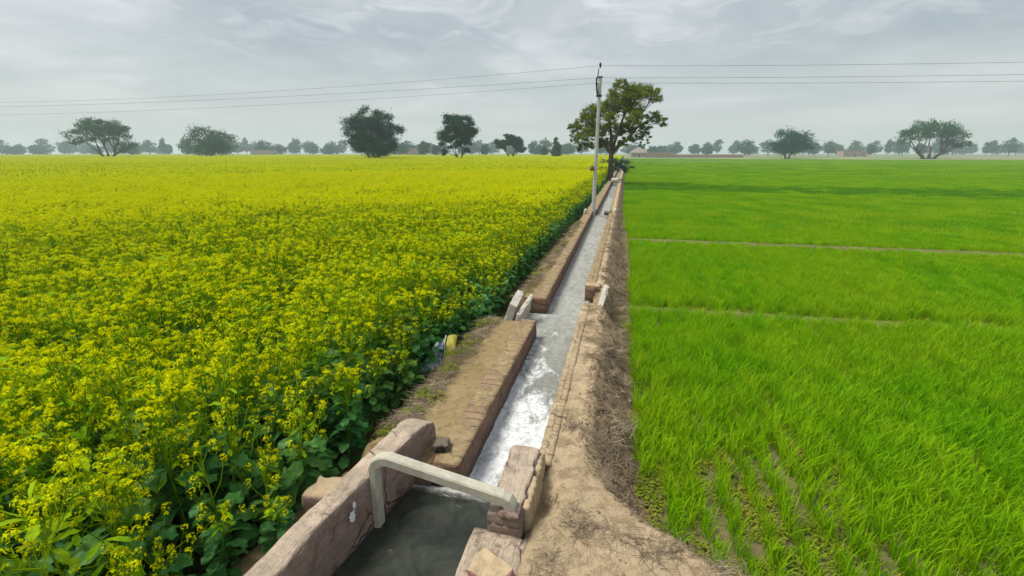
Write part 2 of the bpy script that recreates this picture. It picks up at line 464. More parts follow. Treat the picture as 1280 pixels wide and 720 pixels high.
def bank_sheet(nm, xs_fn, ys, nx, label=None):
    V = []; D = []
    for y in ys:
        e = bank_edge(y) + 0.28
        for k in range(nx):
            x = -0.51 + (e + 0.51) * k / (nx - 1)
            V.append((x, y, bank_z(x, y)))
            c = bank_crest(y)
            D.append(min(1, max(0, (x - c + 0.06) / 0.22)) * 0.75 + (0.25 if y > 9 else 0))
    i = np.arange(nx - 1)[None, :] + nx * np.arange(len(ys) - 1)[:, None]
    F = np.stack([i, i + 1, i + 1 + nx, i + nx], axis=-1).reshape(-1, 4)
    me = mesh_np(nm, V, F, M['bank'], smooth=True)
    a = me.attributes.new('dirt', 'FLOAT', 'POINT'); a.data.foreach_set('value', np.array(D, np.float32))
    return link(nm, me)
ysb = np.concatenate([np.arange(0.2, 9.5, 0.022), np.arange(9.5, 22, 0.06), np.arange(22, 60, 0.25), np.arange(60, 200, 2.0)])
tag(bank_sheet('earth_bank', None, ysb, 64), kind='structure')

# left ledge of earth behind the left wall
def ledge_out(y):
    pts = [(0, -2.6), (2.6, -2.3), (3.2, -2.05), (6.3, -2.0), (7.4, -1.80), (12, -1.72), (20.6, -1.56), (40, -1.5), (200, -1.4)]
    for (a, xa), (b, xb) in zip(pts, pts[1:]):
        if y <= b: return xa + (xb - xa) * (y - a) / (b - a)
    return -1.4
def ledge_z(x, y):
    o = ledge_out(y) + 0.05 * n3(1, y, 0, 2.3)
    s = min(1, max(0, (o + 0.06 - x) / 0.26))
    z = 0.452 * (1 - s * s * (3 - 2 * s))
    if s >= 1: return -0.03
    z += (0.024 * fbm(x, y, 0, 4.0, 4) + 0.014 * fbm(x, y, 0, 15, 3)) * (0.35 + s)
    z -= 0.35 * math.exp(-(((y - 6.98) / 0.56) ** 12 + ((x + 1.50) / 0.42) ** 6)) if y < 9 else 0
    if y < 3.05: z = min(z, 0.18 + 0.05 * n3(x, y, 0, 4))
    return z
ysl = np.concatenate([np.arange(0.2, 9.5, 0.03), np.arange(9.5, 22, 0.07), np.arange(22, 60, 0.3), np.arange(60, 200, 2.0)])
V = []; nx = 40; D = []
for y in ysl:
    o = ledge_out(y) - 0.45; r = -1.30 if y > 3.0 else -1.74
    for k in range(nx):
        x = o + (r - o) * k / (nx - 1); V.append((x, y, ledge_z(x, y)))
i = np.arange(nx - 1)[None, :] + nx * np.arange(len(ysl) - 1)[:, None]
F = np.stack([i, i + 1, i + 1 + nx, i + nx], axis=-1).reshape(-1, 4)
M['ledge'] = mat_soil('ledge_earth', (0.31, 0.235, 0.12), (0.24, 0.175, 0.085), (0.14, 0.10, 0.05), s=1.6)
tag(link('earth_ledge', mesh_np('earth_ledge', V, F, M['ledge'], smooth=True)), kind='structure')

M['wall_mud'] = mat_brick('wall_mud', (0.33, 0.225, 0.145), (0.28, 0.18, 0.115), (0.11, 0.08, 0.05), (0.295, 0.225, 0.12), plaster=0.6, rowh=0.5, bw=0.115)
# ------------------------------------------------------------------ canal walls
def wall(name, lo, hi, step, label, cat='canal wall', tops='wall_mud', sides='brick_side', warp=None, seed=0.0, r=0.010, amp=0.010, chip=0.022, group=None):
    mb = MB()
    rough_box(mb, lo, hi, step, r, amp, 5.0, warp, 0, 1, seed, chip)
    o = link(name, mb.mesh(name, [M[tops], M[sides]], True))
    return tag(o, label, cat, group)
def linx(y0, a, y1, b, x0):   # shift wall so that its inner x runs a at y0 to b at y1
    return lambda p: np.array((p[0] - x0 + a + (b - a) * (p[1] - y0) / (y1 - y0), p[1], p[2]))
W = 'brick canal wall'
wall('canal_wall', (-1.42, 2.93, -0.1), (-1.17, 6.42, 0.47), (0.04, 0.04, 0.05), 'near left brick canal wall with muddy flat top beside the white foam', seed=1.0)
wall('canal_wall', (-1.44, 7.48, -0.1), (-1.20, 20.45, 0.47), (0.06, 0.08, 0.07), 'long left brick canal wall running from the white slabs to the electric pole', seed=4.0,
     warp=linx(7.5, -1.20, 20.4, -1.27, -1.20))
wall('canal_wall', (-1.40, 21.1, -0.1), (-1.14, 190.0, 0.45), (0.1, 0.7, 0.14), 'far left canal wall beyond the electric pole, running to the lone tree', seed=8.0, warp=linx(21, -1.13, 190, -0.98, -1.14), amp=0.015)
wall('canal_wall', (-0.56, 3.12, -0.1), (-0.43, 7.42, 0.466), (0.035, 0.05, 0.05), 'near right canal wall of worn edge bricks sunk in the sandy bank', seed=11.0, r=0.005, tops='brick_top', amp=0.005, chip=0.008)
wall('canal_wall', (-0.60, 8.38, -0.1), (-0.40, 20.0, 0.47), (0.05, 0.08, 0.07), 'right canal wall beyond the second outlet, half buried in dry earth', seed=15.0, amp=0.015, warp=linx(8.4, -0.60, 20, -0.55, -0.60))
wall('canal_wall', (-0.56, 20.6, -0.1), (-0.36, 190.0, 0.45), (0.1, 0.7, 0.14), 'far right canal wall running toward the horizon beside the green field', seed=18.0, amp=0.02)

# outlet box behind the right gap: facing end of the next wall, a recessed floor
wall('outlet_box', (-0.60, 8.40, -0.1), (-0.30, 8.64, 0.50), 0.04, 'square brick end of the right outlet, brown face toward the viewer', 'outlet wall', tops='brick_top', sides='brick_side', seed=21.0)
wall('outlet_box', (-1.60, 7.45, -0.1), (-1.19, 7.72, 0.49), 0.04, 'square brick corner block of the left outlet beside the white slabs', 'outlet wall', seed=23.0)

# front wall of the basin (slightly turned), flat top 0.70
def fw(p):
    x, y, z = p
    xi = -1.52 + (-1.67 + 1.52) * (3.19 - y) / (3.19 - 2.26)       # inner face line
    xi = max(xi, -1.72) if y < 2.26 else xi
    xo = -1.755 - 0.06 * (3.23 - y) / 0.6
    xo = max(xo, -1.97)
    u = (x + 1.8) / 0.25
    z2 = z
    if y > 3.0: z2 = z - 0.10 * ((y - 3.0) / 0.3) ** 2 * (1 if z > 0.3 else 0)
    return np.array((xo + (xi - xo) * u - 0.0, y, z2))
ft = empty('basin_wall', (-1.7, 1.8, 0), 'pinkish plastered basin wall with round shouldered end, left of the beam', 'basin wall')
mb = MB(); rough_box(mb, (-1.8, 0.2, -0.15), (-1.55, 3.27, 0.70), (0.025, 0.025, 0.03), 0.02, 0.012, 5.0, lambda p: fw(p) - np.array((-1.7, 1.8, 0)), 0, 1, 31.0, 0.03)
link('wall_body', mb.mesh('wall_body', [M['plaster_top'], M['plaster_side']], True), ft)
# thin crack line and white paint splash
mb = MB(); 
for k in range(9):
    a = k / 9 * 2 * math.pi
rr = np.random.default_rng(3)
def splash(cx, cy, cz, w, h):
    n = 18; V = [(0, 0, 0)]
    for k in range(n):
        a = 2 * math.pi * k / n; q = 0.55 + 0.65 * rr.random()
        V.append((0, math.cos(a) * w * q, math.sin(a) * h * q))
    V = [(fw(np.array((-1.55, cy + v[1], cz + v[2])))[0] + 0.020, cy + v[1], cz + v[2]) for v in V]
    return [(x + 1.7, y - 1.8, z) for x, y, z in V], [(0, k + 1, (k + 1) % n + 1) for k in range(n)]
v, f = splash(0, 2.17, 0.55, 0.035, 0.05); mb.add(v, f)
v, f = splash(0, 2.20, 0.62, 0.018, 0.035); mb.add(v, f)
link('paint_splash', mb.mesh('paint_splash', M['white_paint']), ft)

# wing wall running left from the basin wall
def ww(p): return p + np.array((0, 0.10 * (p[0] + 1.9), 0))
wall('wing_wall', (-2.22, 2.36, -0.1), (-1.93, 2.60, 0.47), 0.03, 'low sandy topped wall butting the basin wall at the left', 'wing wall', tops='sand', sides='plaster_side', warp=ww, seed=35.0)
# cross wall closing the basin end (brown face under the beam)
wall('end_wall', (-1.62, 2.90, -0.15), (-1.425, 3.10, 0.43), 0.03, 'brown brick cross wall behind the beam at the narrowing of the basin', 'end wall', tops='ledge', sides='brick_side', seed=38.0)
# right block on the apron
rb = empty('sluice_block', (-0.64, 2.76, 0), 'pale plastered block on the right that carries the end of the beam', 'sluice block')
def rbw(p):
    u = (p[1] - 2.39) / 0.75
    x = p[0] + 0.02 * (1 - u) * 0 
    return np.array((p[0] + 0.64, p[1] - 2.76, p[2] - (0.03 * (1 - u) if p[2] > 0.5 else 0)))
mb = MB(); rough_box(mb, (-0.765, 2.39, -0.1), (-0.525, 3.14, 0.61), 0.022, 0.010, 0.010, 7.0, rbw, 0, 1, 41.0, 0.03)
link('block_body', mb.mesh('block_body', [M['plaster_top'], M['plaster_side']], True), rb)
# mud washed down its outer side: vertical ribs of dried plaster
mb = MB()
def crust(p):
    x, y, z = p
    g = 0.5 + 0.5 * math.sin((y + 0.10 * z) * 115 + 5 * n3(y, z * 0.3, 0, 7))
    fl = max(0.0, (0.58 - z) / 0.25)
    return np.array((x + (0.012 * g + 0.016 * fl + 0.012 * n3(y, z, 3, 9)) * (1 if x > -0.51 else 0) + 0.64, y - 2.76, z - 0.05 * max(0, n3(y, 0, 0, 12)) * (1 if z > 0.5 else 0)))
rough_box(mb, (-0.535, 2.50, 0.25), (-0.495, 3.125, 0.575), (0.02, 0.008, 0.02), 0.006, 0.006, 9.0, crust)
link('mud_crust', mb.mesh('mud_crust', M['sand'], True), rb)
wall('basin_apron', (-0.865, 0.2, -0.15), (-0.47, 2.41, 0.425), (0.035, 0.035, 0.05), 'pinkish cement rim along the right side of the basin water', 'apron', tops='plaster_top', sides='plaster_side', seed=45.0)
wall('submerged_step', (-1.0, 2.50, -0.1), (-0.755, 2.93, 0.205), 0.03, 'pale submerged step at the water edge below the beam', 'step', tops='sand', sides='sand', seed=48.0)
wall('end_wall', (-1.9, -0.1, -0.15), (-0.4, 0.2, 0.6), 0.06, 'low closing wall at the near end of the basin', 'end wall', tops='plaster_top', sides='plaster_side', seed=49.0)

# ------------------------------------------------------------------ beam (bent precast frame)
bt = empty('precast_beam', (-1.58, 2.43, 0.2), 'cream concrete beam bent into a leg, spanning the basin water', 'beam')
def sweep(mb, pts, w, h, step_r=0.012):
    """rectangular section swept in the x-z plane; w depth in y, h in-plane thickness"""
    n = len(pts); sec = []
    for i, p in enumerate(pts):
        d = (Vector(pts[min(i + 1, n - 1)]) - Vector(pts[max(i - 1, 0)])).normalized()
        up = Vector((-d.z, 0, d.x))
        c = Vector(p); b = step_r; ring = []
        hw, hh = (w[i] if hasattr(w, '__len__') else w) / 2, (h[i] if hasattr(h, '__len__') else h) / 2
        for (a, q) in ((-hw + b, -hh), (hw - b, -hh), (hw, -hh + b), (hw, hh - b), (hw - b, hh), (-hw + b, hh), (-hw, hh - b), (-hw, -hh + b)):
            jit = 0.0025 * n3(c.x * 9, a * 30, c.z * 9 + q * 30)
            ring.append(c + Vector((0, a + jit, 0)) + up * (q + jit))
        sec.append(ring)
    V = [tuple(v) for r_ in sec for v in r_]; k = 8; Fc = []
    for i in range(n - 1):
        for j in range(k):
            Fc.append((i * k + j, (i + 1) * k + j, (i + 1) * k + (j + 1) % k, i * k + (j + 1) % k))
    Fc.append(tuple(range(k))); Fc.append(tuple((n - 1) * k + j for j in reversed(range(k))))
    mb.add(V, Fc)
B0 = Vector((-1.58, 2.43, 0.2))
def bl(x, z, y=2.43): return tuple(Vector((x, y, z)) - B0)
# horizontal run: from the right block to the bend, then the leg down into the water
path = [(-0.598, 0.56), (-0.598, 0.61), (-0.606, 0.650), (-0.628, 0.682), (-0.665, 0.702)]
for k in range(1, 15):
    u = k / 14; path.append((-0.625 + (-1.50 + 0.625) * u, 0.690 + (0.850 - 0.690) * u))
cx, cz, rad = -1.50, 0.770, 0.08
for k in range(1, 9):
    a = R(90 + 12) + R(80) * k / 8
    path.append((cx + rad * math.cos(a) - 0.045 * k / 8, cz + rad * math.sin(a)))
for z in (0.68, 0.6, 0.5, 0.4, 0.3, 0.2, 0.05):
    path.append((-1.625 - 0.02 * (0.7 - z), z))
n = len(path)
hh = [0.078] * n
for k in range(n):
    if k < 4: hh[k] = 0.085
    if k > 23: hh[k] = 0.062
mb = MB(); sweep(mb, [bl(x, z, 2.43 + (0.0)) for x, z in path], 0.085, hh, 0.010)
beam_me = mb.mesh('beam_body', M['concrete'], False)
link('beam_body', beam_me, bt)
mb = MB(); rough_box(mb, (-0.075, -0.075, -0.03), (0.065, 0.07, 0.025), 0.012, 0.02, 0.02, 12, lambda p: p + np.array((0.978, 0.0, 0.402)), 0, 0, 52.0, 0.02)
link('mortar_pad', mb.mesh('mortar_pad', M['plaster_side'], True), bt)

# ------------------------------------------------------------------ loose stones, slabs, brick, sack
def stone(name, c, size, rot, mat, label, cat, group=None, seed=0.0, amp=0.03, r=0.02, shape=None, step=0.03):
    mb = MB(); s = np.array(size) / 2
    rough_box(mb, -s, s, step, r, amp, 6.0, shape, 0, 0, seed, 0.03)
    o = link(name, mb.mesh(name, M[mat], True), None, c, tuple(R(a) for a in rot)); return tag(o, label, cat, group)
mb = MB()
def chunk(p):
    x, y, z = p
    return np.array((x * (1 + 0.15 * y / 0.08) - 0.02 * z / 0.07, y * (1 - 0.22 * x / 0.12), z * (1 - 0.25 * x / 0.12) + 0.02 * n3(x, y, z, 14)))
rough_box(mb, (-0.12, -0.085, -0.06), (0.12, 0.085, 0.06), 0.016, 0.008, 0.022, 13.0, chunk, 0, 1, 61.0, 0.02)
tag(link('loose_brick', mb.mesh('loose_brick', [M['sand'], M['pink_brick']], False), None, (-0.62, 2.03, 0.478), (R(5), R(-7), R(-24))), 'broken reddish brick with a dusty top lying on the basin rim at the bottom', 'brick')
def slab(c, size, rot, label, seed, taper):
    mb = MB(); h = np.array(size) / 2
    def sh(p):
        x, y, z = p
        if taper and z > 0: z = z * (0.12 + 0.88 * (y + h[1]) / (2 * h[1]))
        y = y + 0.10 * (z + h[2]) * (1 if y > 0 else 0.5)
        return np.array((x + 0.004 * n3(y, z, seed, 15), y, z + 0.012 * n3(x, y, seed, 8)))
    rough_box(mb, -h, h, 0.035, 0.006, 0.009, 9.0, sh, 0, 0, seed, 0.03)
    tag(link('concrete_slab', mb.mesh('concrete_slab', M['concrete_pale'], False), None, c, tuple(R(a_) for a_ in rot)), label, 'slab', 'slabs closing the canal outlets')
slab((-1.68, 7.02, 0.43), (0.13, 0.74, 0.36), (2, 18, 3), 'longer white concrete slab standing on edge at the left outlet', 65, False)
slab((-1.49, 6.88, 0.42), (0.07, 0.52, 0.44), (0, 12, -8), 'shorter triangular white slab beside the brick corner at the left outlet', 67, True)
slab((-0.25, 7.66, 0.42), (0.095, 0.62, 0.48), (0, 13, -3), 'thin pale slab leaning in the right outlet above a dark hollow', 69, True)
stone('culvert_stone', (-0.32, 20.3, 0.5), (0.12, 0.3, 0.22), (10, 12, 20), 'concrete_pale', 'small pale stone on the right bank at the third outlet', 'stone', seed=71, r=0.04)
stone('culvert_stone', (-0.60, 20.3, 0.40), (0.34, 0.5, 0.14), (0, 0, 3), 'brick_side', 'dark brick lip of the third outlet on the right bank', 'brick lip', seed=73, r=0.02)
stone('boundary_stone', (-1.52, 19.4, 0.52), (0.14, 0.16, 0.30), (8, 10, 20), 'concrete_pale', 'small white stone standing just left of the pole foot', 'stone', seed=75, r=0.05)
stone('drain_block', (-1.40, 3.12, 0.490), (0.14, 0.13, 0.10), (0, 4, 14), 'plaster_top', 'small block with a round hole behind the beam', 'block', seed=77, r=0.015, amp=0.01, step=0.02)
# the round hole in that block: dark ring and knob
dr = bpy.data.objects['drain_block']
mb = MB()
for j in range(2):
    rad_ = 0.038 - 0.018 * j
    tube(mb, [(0.0 + rad_ * math.cos(a), -0.071 - 0.001 * j, 0.005 + rad_ * math.sin(a)) for a in np.linspace(0, 2 * math.pi * 0.93, 22)], 0.006, 6)
link('ring', mb.mesh('ring', M['iron'], True), dr)

# culvert slab crossing the canal in front of the tree
stone('culvert_slab', (-0.83, 41.9, 0.62), (0.62, 1.5, 0.30), (0, 0, 2), 'concrete', 'grey concrete crossing block over the canal in front of the lone tree', 'culvert', seed=81, r=0.04, step=0.08)

# plastic sack among the leaves
sk = empty('plastic_sack', (-2.2, 5.25, -0.07), 'crumpled yellow and blue grey plastic sack lying among the mustard leaves', 'sack')
t = NT('sack_yellow'); co = t.coord(); col = t.mix(t.noise(co, 14, 5), (0.55, 0.47, 0.03), (0.33, 0.30, 0.05)); t.principled(col, 0.45, t.bump(t.noise(co, 22, 6), 0.6, 0.02)); M['sack_y'] = t.m
t = NT('sack_blue'); co = t.coord(); col = t.mix(t.ramp(t.noise(co, 18, 5), [(0.42, 0.0), (0.58, 1.0)]), (0.36, 0.42, 0.46), (0.05, 0.12, 0.18)); t.principled(col, 0.4, t.bump(t.noise(co, 22, 6), 0.6, 0.02)); M['sack_b'] = t.m
def sheet(name, P, nu, nv, mat, thick=0.012, amp=0.025, parent=None, seed=0):
    P = [Vector(p) for p in P]; V = []
    for s_ in (0, 1):
        for j in range(nv + 1):
            for i_ in range(nu + 1):
                u, v_ = i_ / nu, j / nv
                p = (P[0] * (1 - u) + P[1] * u) * (1 - v_) + (P[3] * (1 - u) + P[2] * u) * v_
                d = amp * fbm(u * 2 + seed, v_ * 3, 0, 2.0, 3)
                nrm = (P[1] - P[0]).cross(P[3] - P[0]).normalized()
                V.append(tuple(p + nrm * (d + s_ * thick * math.sin(math.pi * u) ** 0.5)))
    k = (nu + 1) * (nv + 1); Fc = []
    for j in range(nv):
        for i_ in range(nu):
            a = j * (nu + 1) + i_
            Fc.append((a, a + nu + 1, a + nu + 2, a + 1)); Fc.append((a + k, a + k + 1, a + k + nu + 2, a + k + nu + 1))
    return link(name, mesh_np(name, V, Fc, M[mat], smooth=True), parent)
sheet('yellow_panel', [(0.02, -0.22, 0.28), (0.14, -0.16, 0.28), (0.04, 0.30, 0.52), (-0.08, 0.24, 0.54)], 8, 14, 'sack_y', 0.03, 0.05, sk, 1)
sheet('blue_panel', [(-0.26, -0.42, 0.26), (0.0, -0.26, 0.26), (-0.10, 0.22, 0.52), (-0.22, 0.12, 0.45)], 10, 14, 'sack_b', 0.03, 0.04, sk, 5)
mb = MB(); tube(mb, [(-0.26, -0.44, 0.275), (-0.12, -0.35, 0.285), (0.0, -0.27, 0.29), (0.0, -0.1, 0.37), (-0.07, 0.1, 0.49), (-0.1, 0.23, 0.545)], 0.010, 6)
link('seam', mb.mesh('seam', M['concrete_pale'], True), sk)

# ------------------------------------------------------------------ water
WX0, WX1 = -1.75, -0.50
def water_z(x, y):
    z = 0.19
    if y < 2.86:
        z = 0.245 + 0.005 * fbm(x, y, 0, 2.4, 2) + 0.0022 * fbm(x * 1.4 + y, y * 0.5, 3, 8, 2)
        d = max(0, (y - 2.3) / 0.5)
        z += 0.012 * d * n3(x * 2.2 - y * 0.8, y * 6, 0, 2.2)
    else:
        d = y - 2.86
        drop = 0.085 * min(1, d / 0.16) ** 1.5
        turb = math.exp(-max(0, d - 0.2) / 1.0)
        z = 0.245 - drop
        z += turb * (0.042 * fbm(x, y * 0.7, 1, 6, 4) + 0.014 * fbm(x, y, 7, 22, 2)) * min(1, d / 0.10)
        z += 0.03 * min(1, d / 2.5)
        rip = min(1, d / 1.5)
        z += rip * (0.005 * n3(x, y, 8, 1.6) * math.sin(y * 24 + 3.5 * fbm(x, y, 0, 2.6, 3) + 2.0 * math.sin(x * 7)) + 0.024 * fbm(x * 0.55, y * 1.5, 2, 9.0, 3))
    return z
ysw = np.concatenate([np.arange(0.2, 2.6, 0.02), np.arange(2.6, 5.2, 0.011), np.arange(5.2, 12, 0.02), np.arange(12, 30, 0.05), np.arange(30, 60, 0.5), np.arange(60, 192, 3)])
xsw = np.linspace(WX0, WX1, 84)
V, F = grid(xsw, ysw, lambda x, y: (x, y, water_z(x, y)))
t = NT('water'); co = t.coord()
sp = t.n('ShaderNodeSeparateXYZ'); t.l(co, sp.inputs[0]); yy = sp.outputs['Y']; xx = sp.outputs['X']
silty = t.mix(t.ramp(t.noise(t.coord(scale=(1.6, 0.5, 1.0)), 3.0, 7, 0.62, 1.2), [(0.36, 0.0), (0.62, 1.0)]), (0.30, 0.307, 0.275), (0.42, 0.425, 0.39))
pool = t.mix(t.ramp(t.noise(co, 3.2, 6, 0.6, 1.6), [(0.38, 0.0), (0.66, 1.0)]), (0.020, 0.026, 0.020), (0.045, 0.048, 0.037))
pf = t.ramp(t.math('DIVIDE', yy, 10.0), [(0.283, 0.0), (0.296, 1.0)])
nearf = t.ramp(t.math('DIVIDE', yy, 10.0), [(0.30, 0.0), (0.75, 1.0)])
silty = t.mix(nearf, t.mix(t.noise(co, 6, 7, 0.7, 1.0), (0.11, 0.115, 0.095), (0.27, 0.28, 0.25)), silty)
col = t.mix(pf, pool, silty)
# foam: thick right after the fall, thinning into streaks down the canal
mpn = t.n('ShaderNodeMapping'); mpn.inputs['Scale'].default_value = (1.0, 0.55, 1.0); t.l(co, mpn.inputs['Vector'])
fn = t.noise(mpn.outputs[0], 5.0, 10, 0.66, 1.0)
fade = t.ramp(t.math('DIVIDE', yy, 10.0), [(0.284, 0.0), (0.292, 0.86), (0.34, 1.0), (0.40, 0.86), (0.48, 0.48), (0.60, 0.30), (0.9, 0.0)])
thr = t.math('ADD', t.math('SUBTRACT', fn, 0.72), t.math('MULTIPLY', fade, 0.58))
rt = t.math('MULTIPLY', t.math('ADD', xx, 0.92), -0.30)       # more foam on the left half
thr = t.math('ADD', thr, rt)
foam = t.math('MULTIPLY', t.ramp(thr, [(0.0, 0.0), (0.15, 1.0)]), pf)
streak = t.ramp(t.noise(mpn.outputs[0], 16, 8, 0.7, 2.2), [(0.5, 0.0), (0.62, 1.0)])
holes = t.ramp(t.noise(mpn.outputs[0], 15, 9, 0.72, 0.8), [(0.36, 0.0), (0.50, 1.0)])
foam2 = t.math('MULTIPLY', foam, t.math('ADD', t.math('MULTIPLY', holes, 0.6), 0.40), clamp=True)
foam2 = t.math('ADD', foam2, t.math('MULTIPLY', t.math('MULTIPLY', streak, fade), 0.22), clamp=True)
col = t.mix(foam2, col, (0.86, 0.88, 0.90))
rough = t.math('ADD', t.math('MULTIPLY', foam2, 0.55), t.math('ADD', 0.12, t.math('MULTIPLY', pf, -0.07)))
mp2 = t.n('ShaderNodeMapping'); mp2.inputs['Scale'].default_value = (0.8, 2.6, 1.0); t.l(co, mp2.inputs['Vector'])
rp = t.math('MULTIPLY', t.noise(mp2.outputs[0], 10, 7, 0.68, 1.4), pf)
rp = t.math('ADD', rp, t.math('MULTIPLY', t.math('MULTIPLY', t.noise(mp2.outputs[0], 4.2, 3, 0.5, 1.8), pf), 1.2))
rp = t.math('ADD', rp, t.math('MULTIPLY', foam2, t.math('MULTIPLY', fn, 0.5)))
rp = t.math('ADD', rp, t.math('MULTIPLY', t.noise(co, 6, 5, 0.55, 1.2), 0.38))
t.principled(col, rough, t.bump(rp, 0.8, 0.055), IOR=1.33)
tag(link('water', mesh_np('water', V, F, t.m, smooth=True)), kind='structure')

# ------------------------------------------------------------------ electric pole and wires
PX, PY = -1.28, 20.8
pt = empty('electric_pole', (PX, PY, 0), 'tall grey concrete electric pole standing on the left canal wall', 'electric pole')
mb = MB()
def polew(p):
    u = (p[2]) / 6.1; s = 1.0 - 0.36 * min(1, max(0, u))
    return np.array((p[0] * s, p[1] * s, p[2]))
rough_box(mb, (-0.092, -0.085, -0.3), (0.092, 0.085, 5.95), (0.06, 0.06, 0.18), 0.015, 0.006, 4, polew, 0, 0, 90, 0.01)
link('shaft', mb.mesh('shaft', M['pole'], True), pt)
mb = MB(); rough_box(mb, (-0.075, -0.07, 5.28), (0.075, 0.07, 6.0), (0.06, 0.06, 0.12), 0.012, 0.004, 4, None, 0, 0, 93)
link('pole_cap', mb.mesh('pole_cap', M['pole'], True), pt)
mb = MB()
rough_box(mb, (-0.12, -0.09, 5.96), (0.10, 0.09, 6.01), 0.04, 0.01, 0.002); tube(mb, [(-0.10, 0, 6.0), (-0.085, 0, 6.25), (-0.06, 0, 6.32)], [0.022, 0.018, 0.012], 8)
link('top_clamp', mb.mesh('top_clamp', M['iron'], True), pt)
mb = MB()
tube(mb, [(-0.02, 0, z) for z in (6.34, 6.38, 6.42, 6.45, 6.50, 6.54)], [0.022, 0.042, 0.036, 0.052, 0.045, 0.015], 10)
link('insulator', mb.mesh('insulator', M['iron'], True), pt)
mb = MB()   # angle iron bracket leaning on the left face
tube(mb, [(-0.15, -0.08, 5.80), (-0.125, -0.09, 5.6), (-0.085, -0.09, 5.3)], [0.026, 0.034, 0.030], 6)
rough_box(mb, (-0.13, -0.10, 5.22), (0.11, 0.10, 5.29), 0.04, 0.01, 0.002)
tube(mb, [(-0.10, -0.75, 5.72), (-0.09, 0.75, 5.72)], 0.022, 4)
arm = link('cross_arm', mb.mesh('cross_arm', M['iron'], False), pt)
for yo in (-0.70, 0.70):
    mb = MB(); tube(mb, [(-0.095, yo, z) for z in (5.72, 5.76, 5.80, 5.84, 5.9)], [0.015, 0.035, 0.03, 0.038, 0.012], 10)
    link('insulator', mb.mesh('insulator', M['iron'], True), arm)
for z in (2.8, 1.6, 4.1):
    mb = MB(); tube(mb, [(0.02, -0.095, z), (0.02, -0.05, z)], 0.014, 8)
    link('bolt', mb.mesh('bolt', M['iron'], True), pt)
def wire(name, p, dl, dr, sag, label):
    mb = MB(); pts = []
    S = 52.0
    for k in range(-60, 61):
        s_ = k * 1.75
        u = (abs(s_) % S) / S
        d = dl if s_ < 0 else dr
        pts.append((p[0] + abs(s_) * d[0], p[1] + abs(s_) * d[1], p[2] - 4 * sag * u * (1 - u) + abs(s_) * d[2]))
    tube(mb, pts, 0.0050, 5)
    tag(link(name, mb.mesh(name, M['wire'], True)), label, 'power line', 'wires carried by the pole')
wire('power_line', (PX - 0.03, PY, 6.42), (-0.999, 0.035, 0), (1.0, 0.03, 0), 0.5, 'topmost of the three thin wires, meeting the tip of the pole')
wire('power_line', (PX - 0.08, PY - 0.7, 5.86), (-0.998, -0.06, -0.006), (1.0, 0.03, 0), 0.42, 'middle of the three thin wires crossing the grey sky')
wire('power_line', (PX - 0.08, PY + 0.7, 5.86), (-0.998, 0.0, -0.008), (1.0, 0.03, -0.002), 0.42, 'lowest of the three thin wires crossing the grey sky')
cp = empty('hanging_pot', (PX - 0.15, PY - 0.10, 2.28), 'small round brown pot hanging against the left side of the pole', 'pot')
mb = MB(); prof = [(0.0, -0.10), (0.06, -0.09), (0.10, -0.03), (0.10, 0.03), (0.06, 0.08), (0.045, 0.095), (0.065, 0.115)]
k = 14; V = []; Fc = []
for r_, z in prof:
    for j in range(k): V.append((r_ * math.cos(2 * math.pi * j / k), r_ * math.sin(2 * math.pi * j / k), z))
for a in range(len(prof) - 1):
    for j in range(k): Fc.append((a * k + j, a * k + (j + 1) % k, (a + 1) * k + (j + 1) % k, (a + 1) * k + j))
mb.add(V, Fc); link('pot_body', mb.mesh('pot_body', M['pot'], True), cp)
mb = MB(); tube(mb, [(0, 0, 0.10), (0.06, 0.01, 0.22), (0.10, 0.02, 0.28)], 0.008, 5); link('cord', mb.mesh('cord', M['iron'], True), cp)

# ------------------------------------------------------------------ foliage materials
M['petal'] = mat_leaf('petal_yellow', (0.70, 0.72, 0.002), (0.78, 0.79, 0.005), 0.35, 0.8, (0.66, 0.73, 0.006), 0.0)
M['m_green'] = mat_leaf('mustard_green', (0.15, 0.30, 0.005), (0.23, 0.40, 0.006), 0.38, 0.7, (0.32, 0.46, 0.008), 0.05)
M['m_leaf'] = mat_leaf('mustard_leaf', (0.035, 0.155, 0.036), (0.060, 0.22, 0.044), 0.34, 0.5, (0.13, 0.29, 0.05), 0.22)
M['wheat'] = mat_leaf('wheat_leaf', (0.12, 0.33, 0.002), (0.17, 0.42, 0.003), 0.42, 0.7, (0.32, 0.50, 0.008), 0.04, patch=0.7, pscale=0.30, pc=(0.28, 0.45, 0.006))
M['wheat_dark'] = mat_leaf('wheat_dark_leaf', (0.09, 0.26, 0.003), (0.12, 0.31, 0.004), 0.3, 0.6, None, 0.1)
M['weed'] = mat_leaf('weed_leaf', (0.10, 0.17, 0.010), (0.18, 0.24, 0.012), 0.3, 0.7, (0.26, 0.24, 0.03), 0.1)
M['straw'] = mat_leaf('straw', (0.17, 0.125, 0.075), (0.42, 0.34, 0.23), 0.15, 0.8, (0.10, 0.07, 0.045))

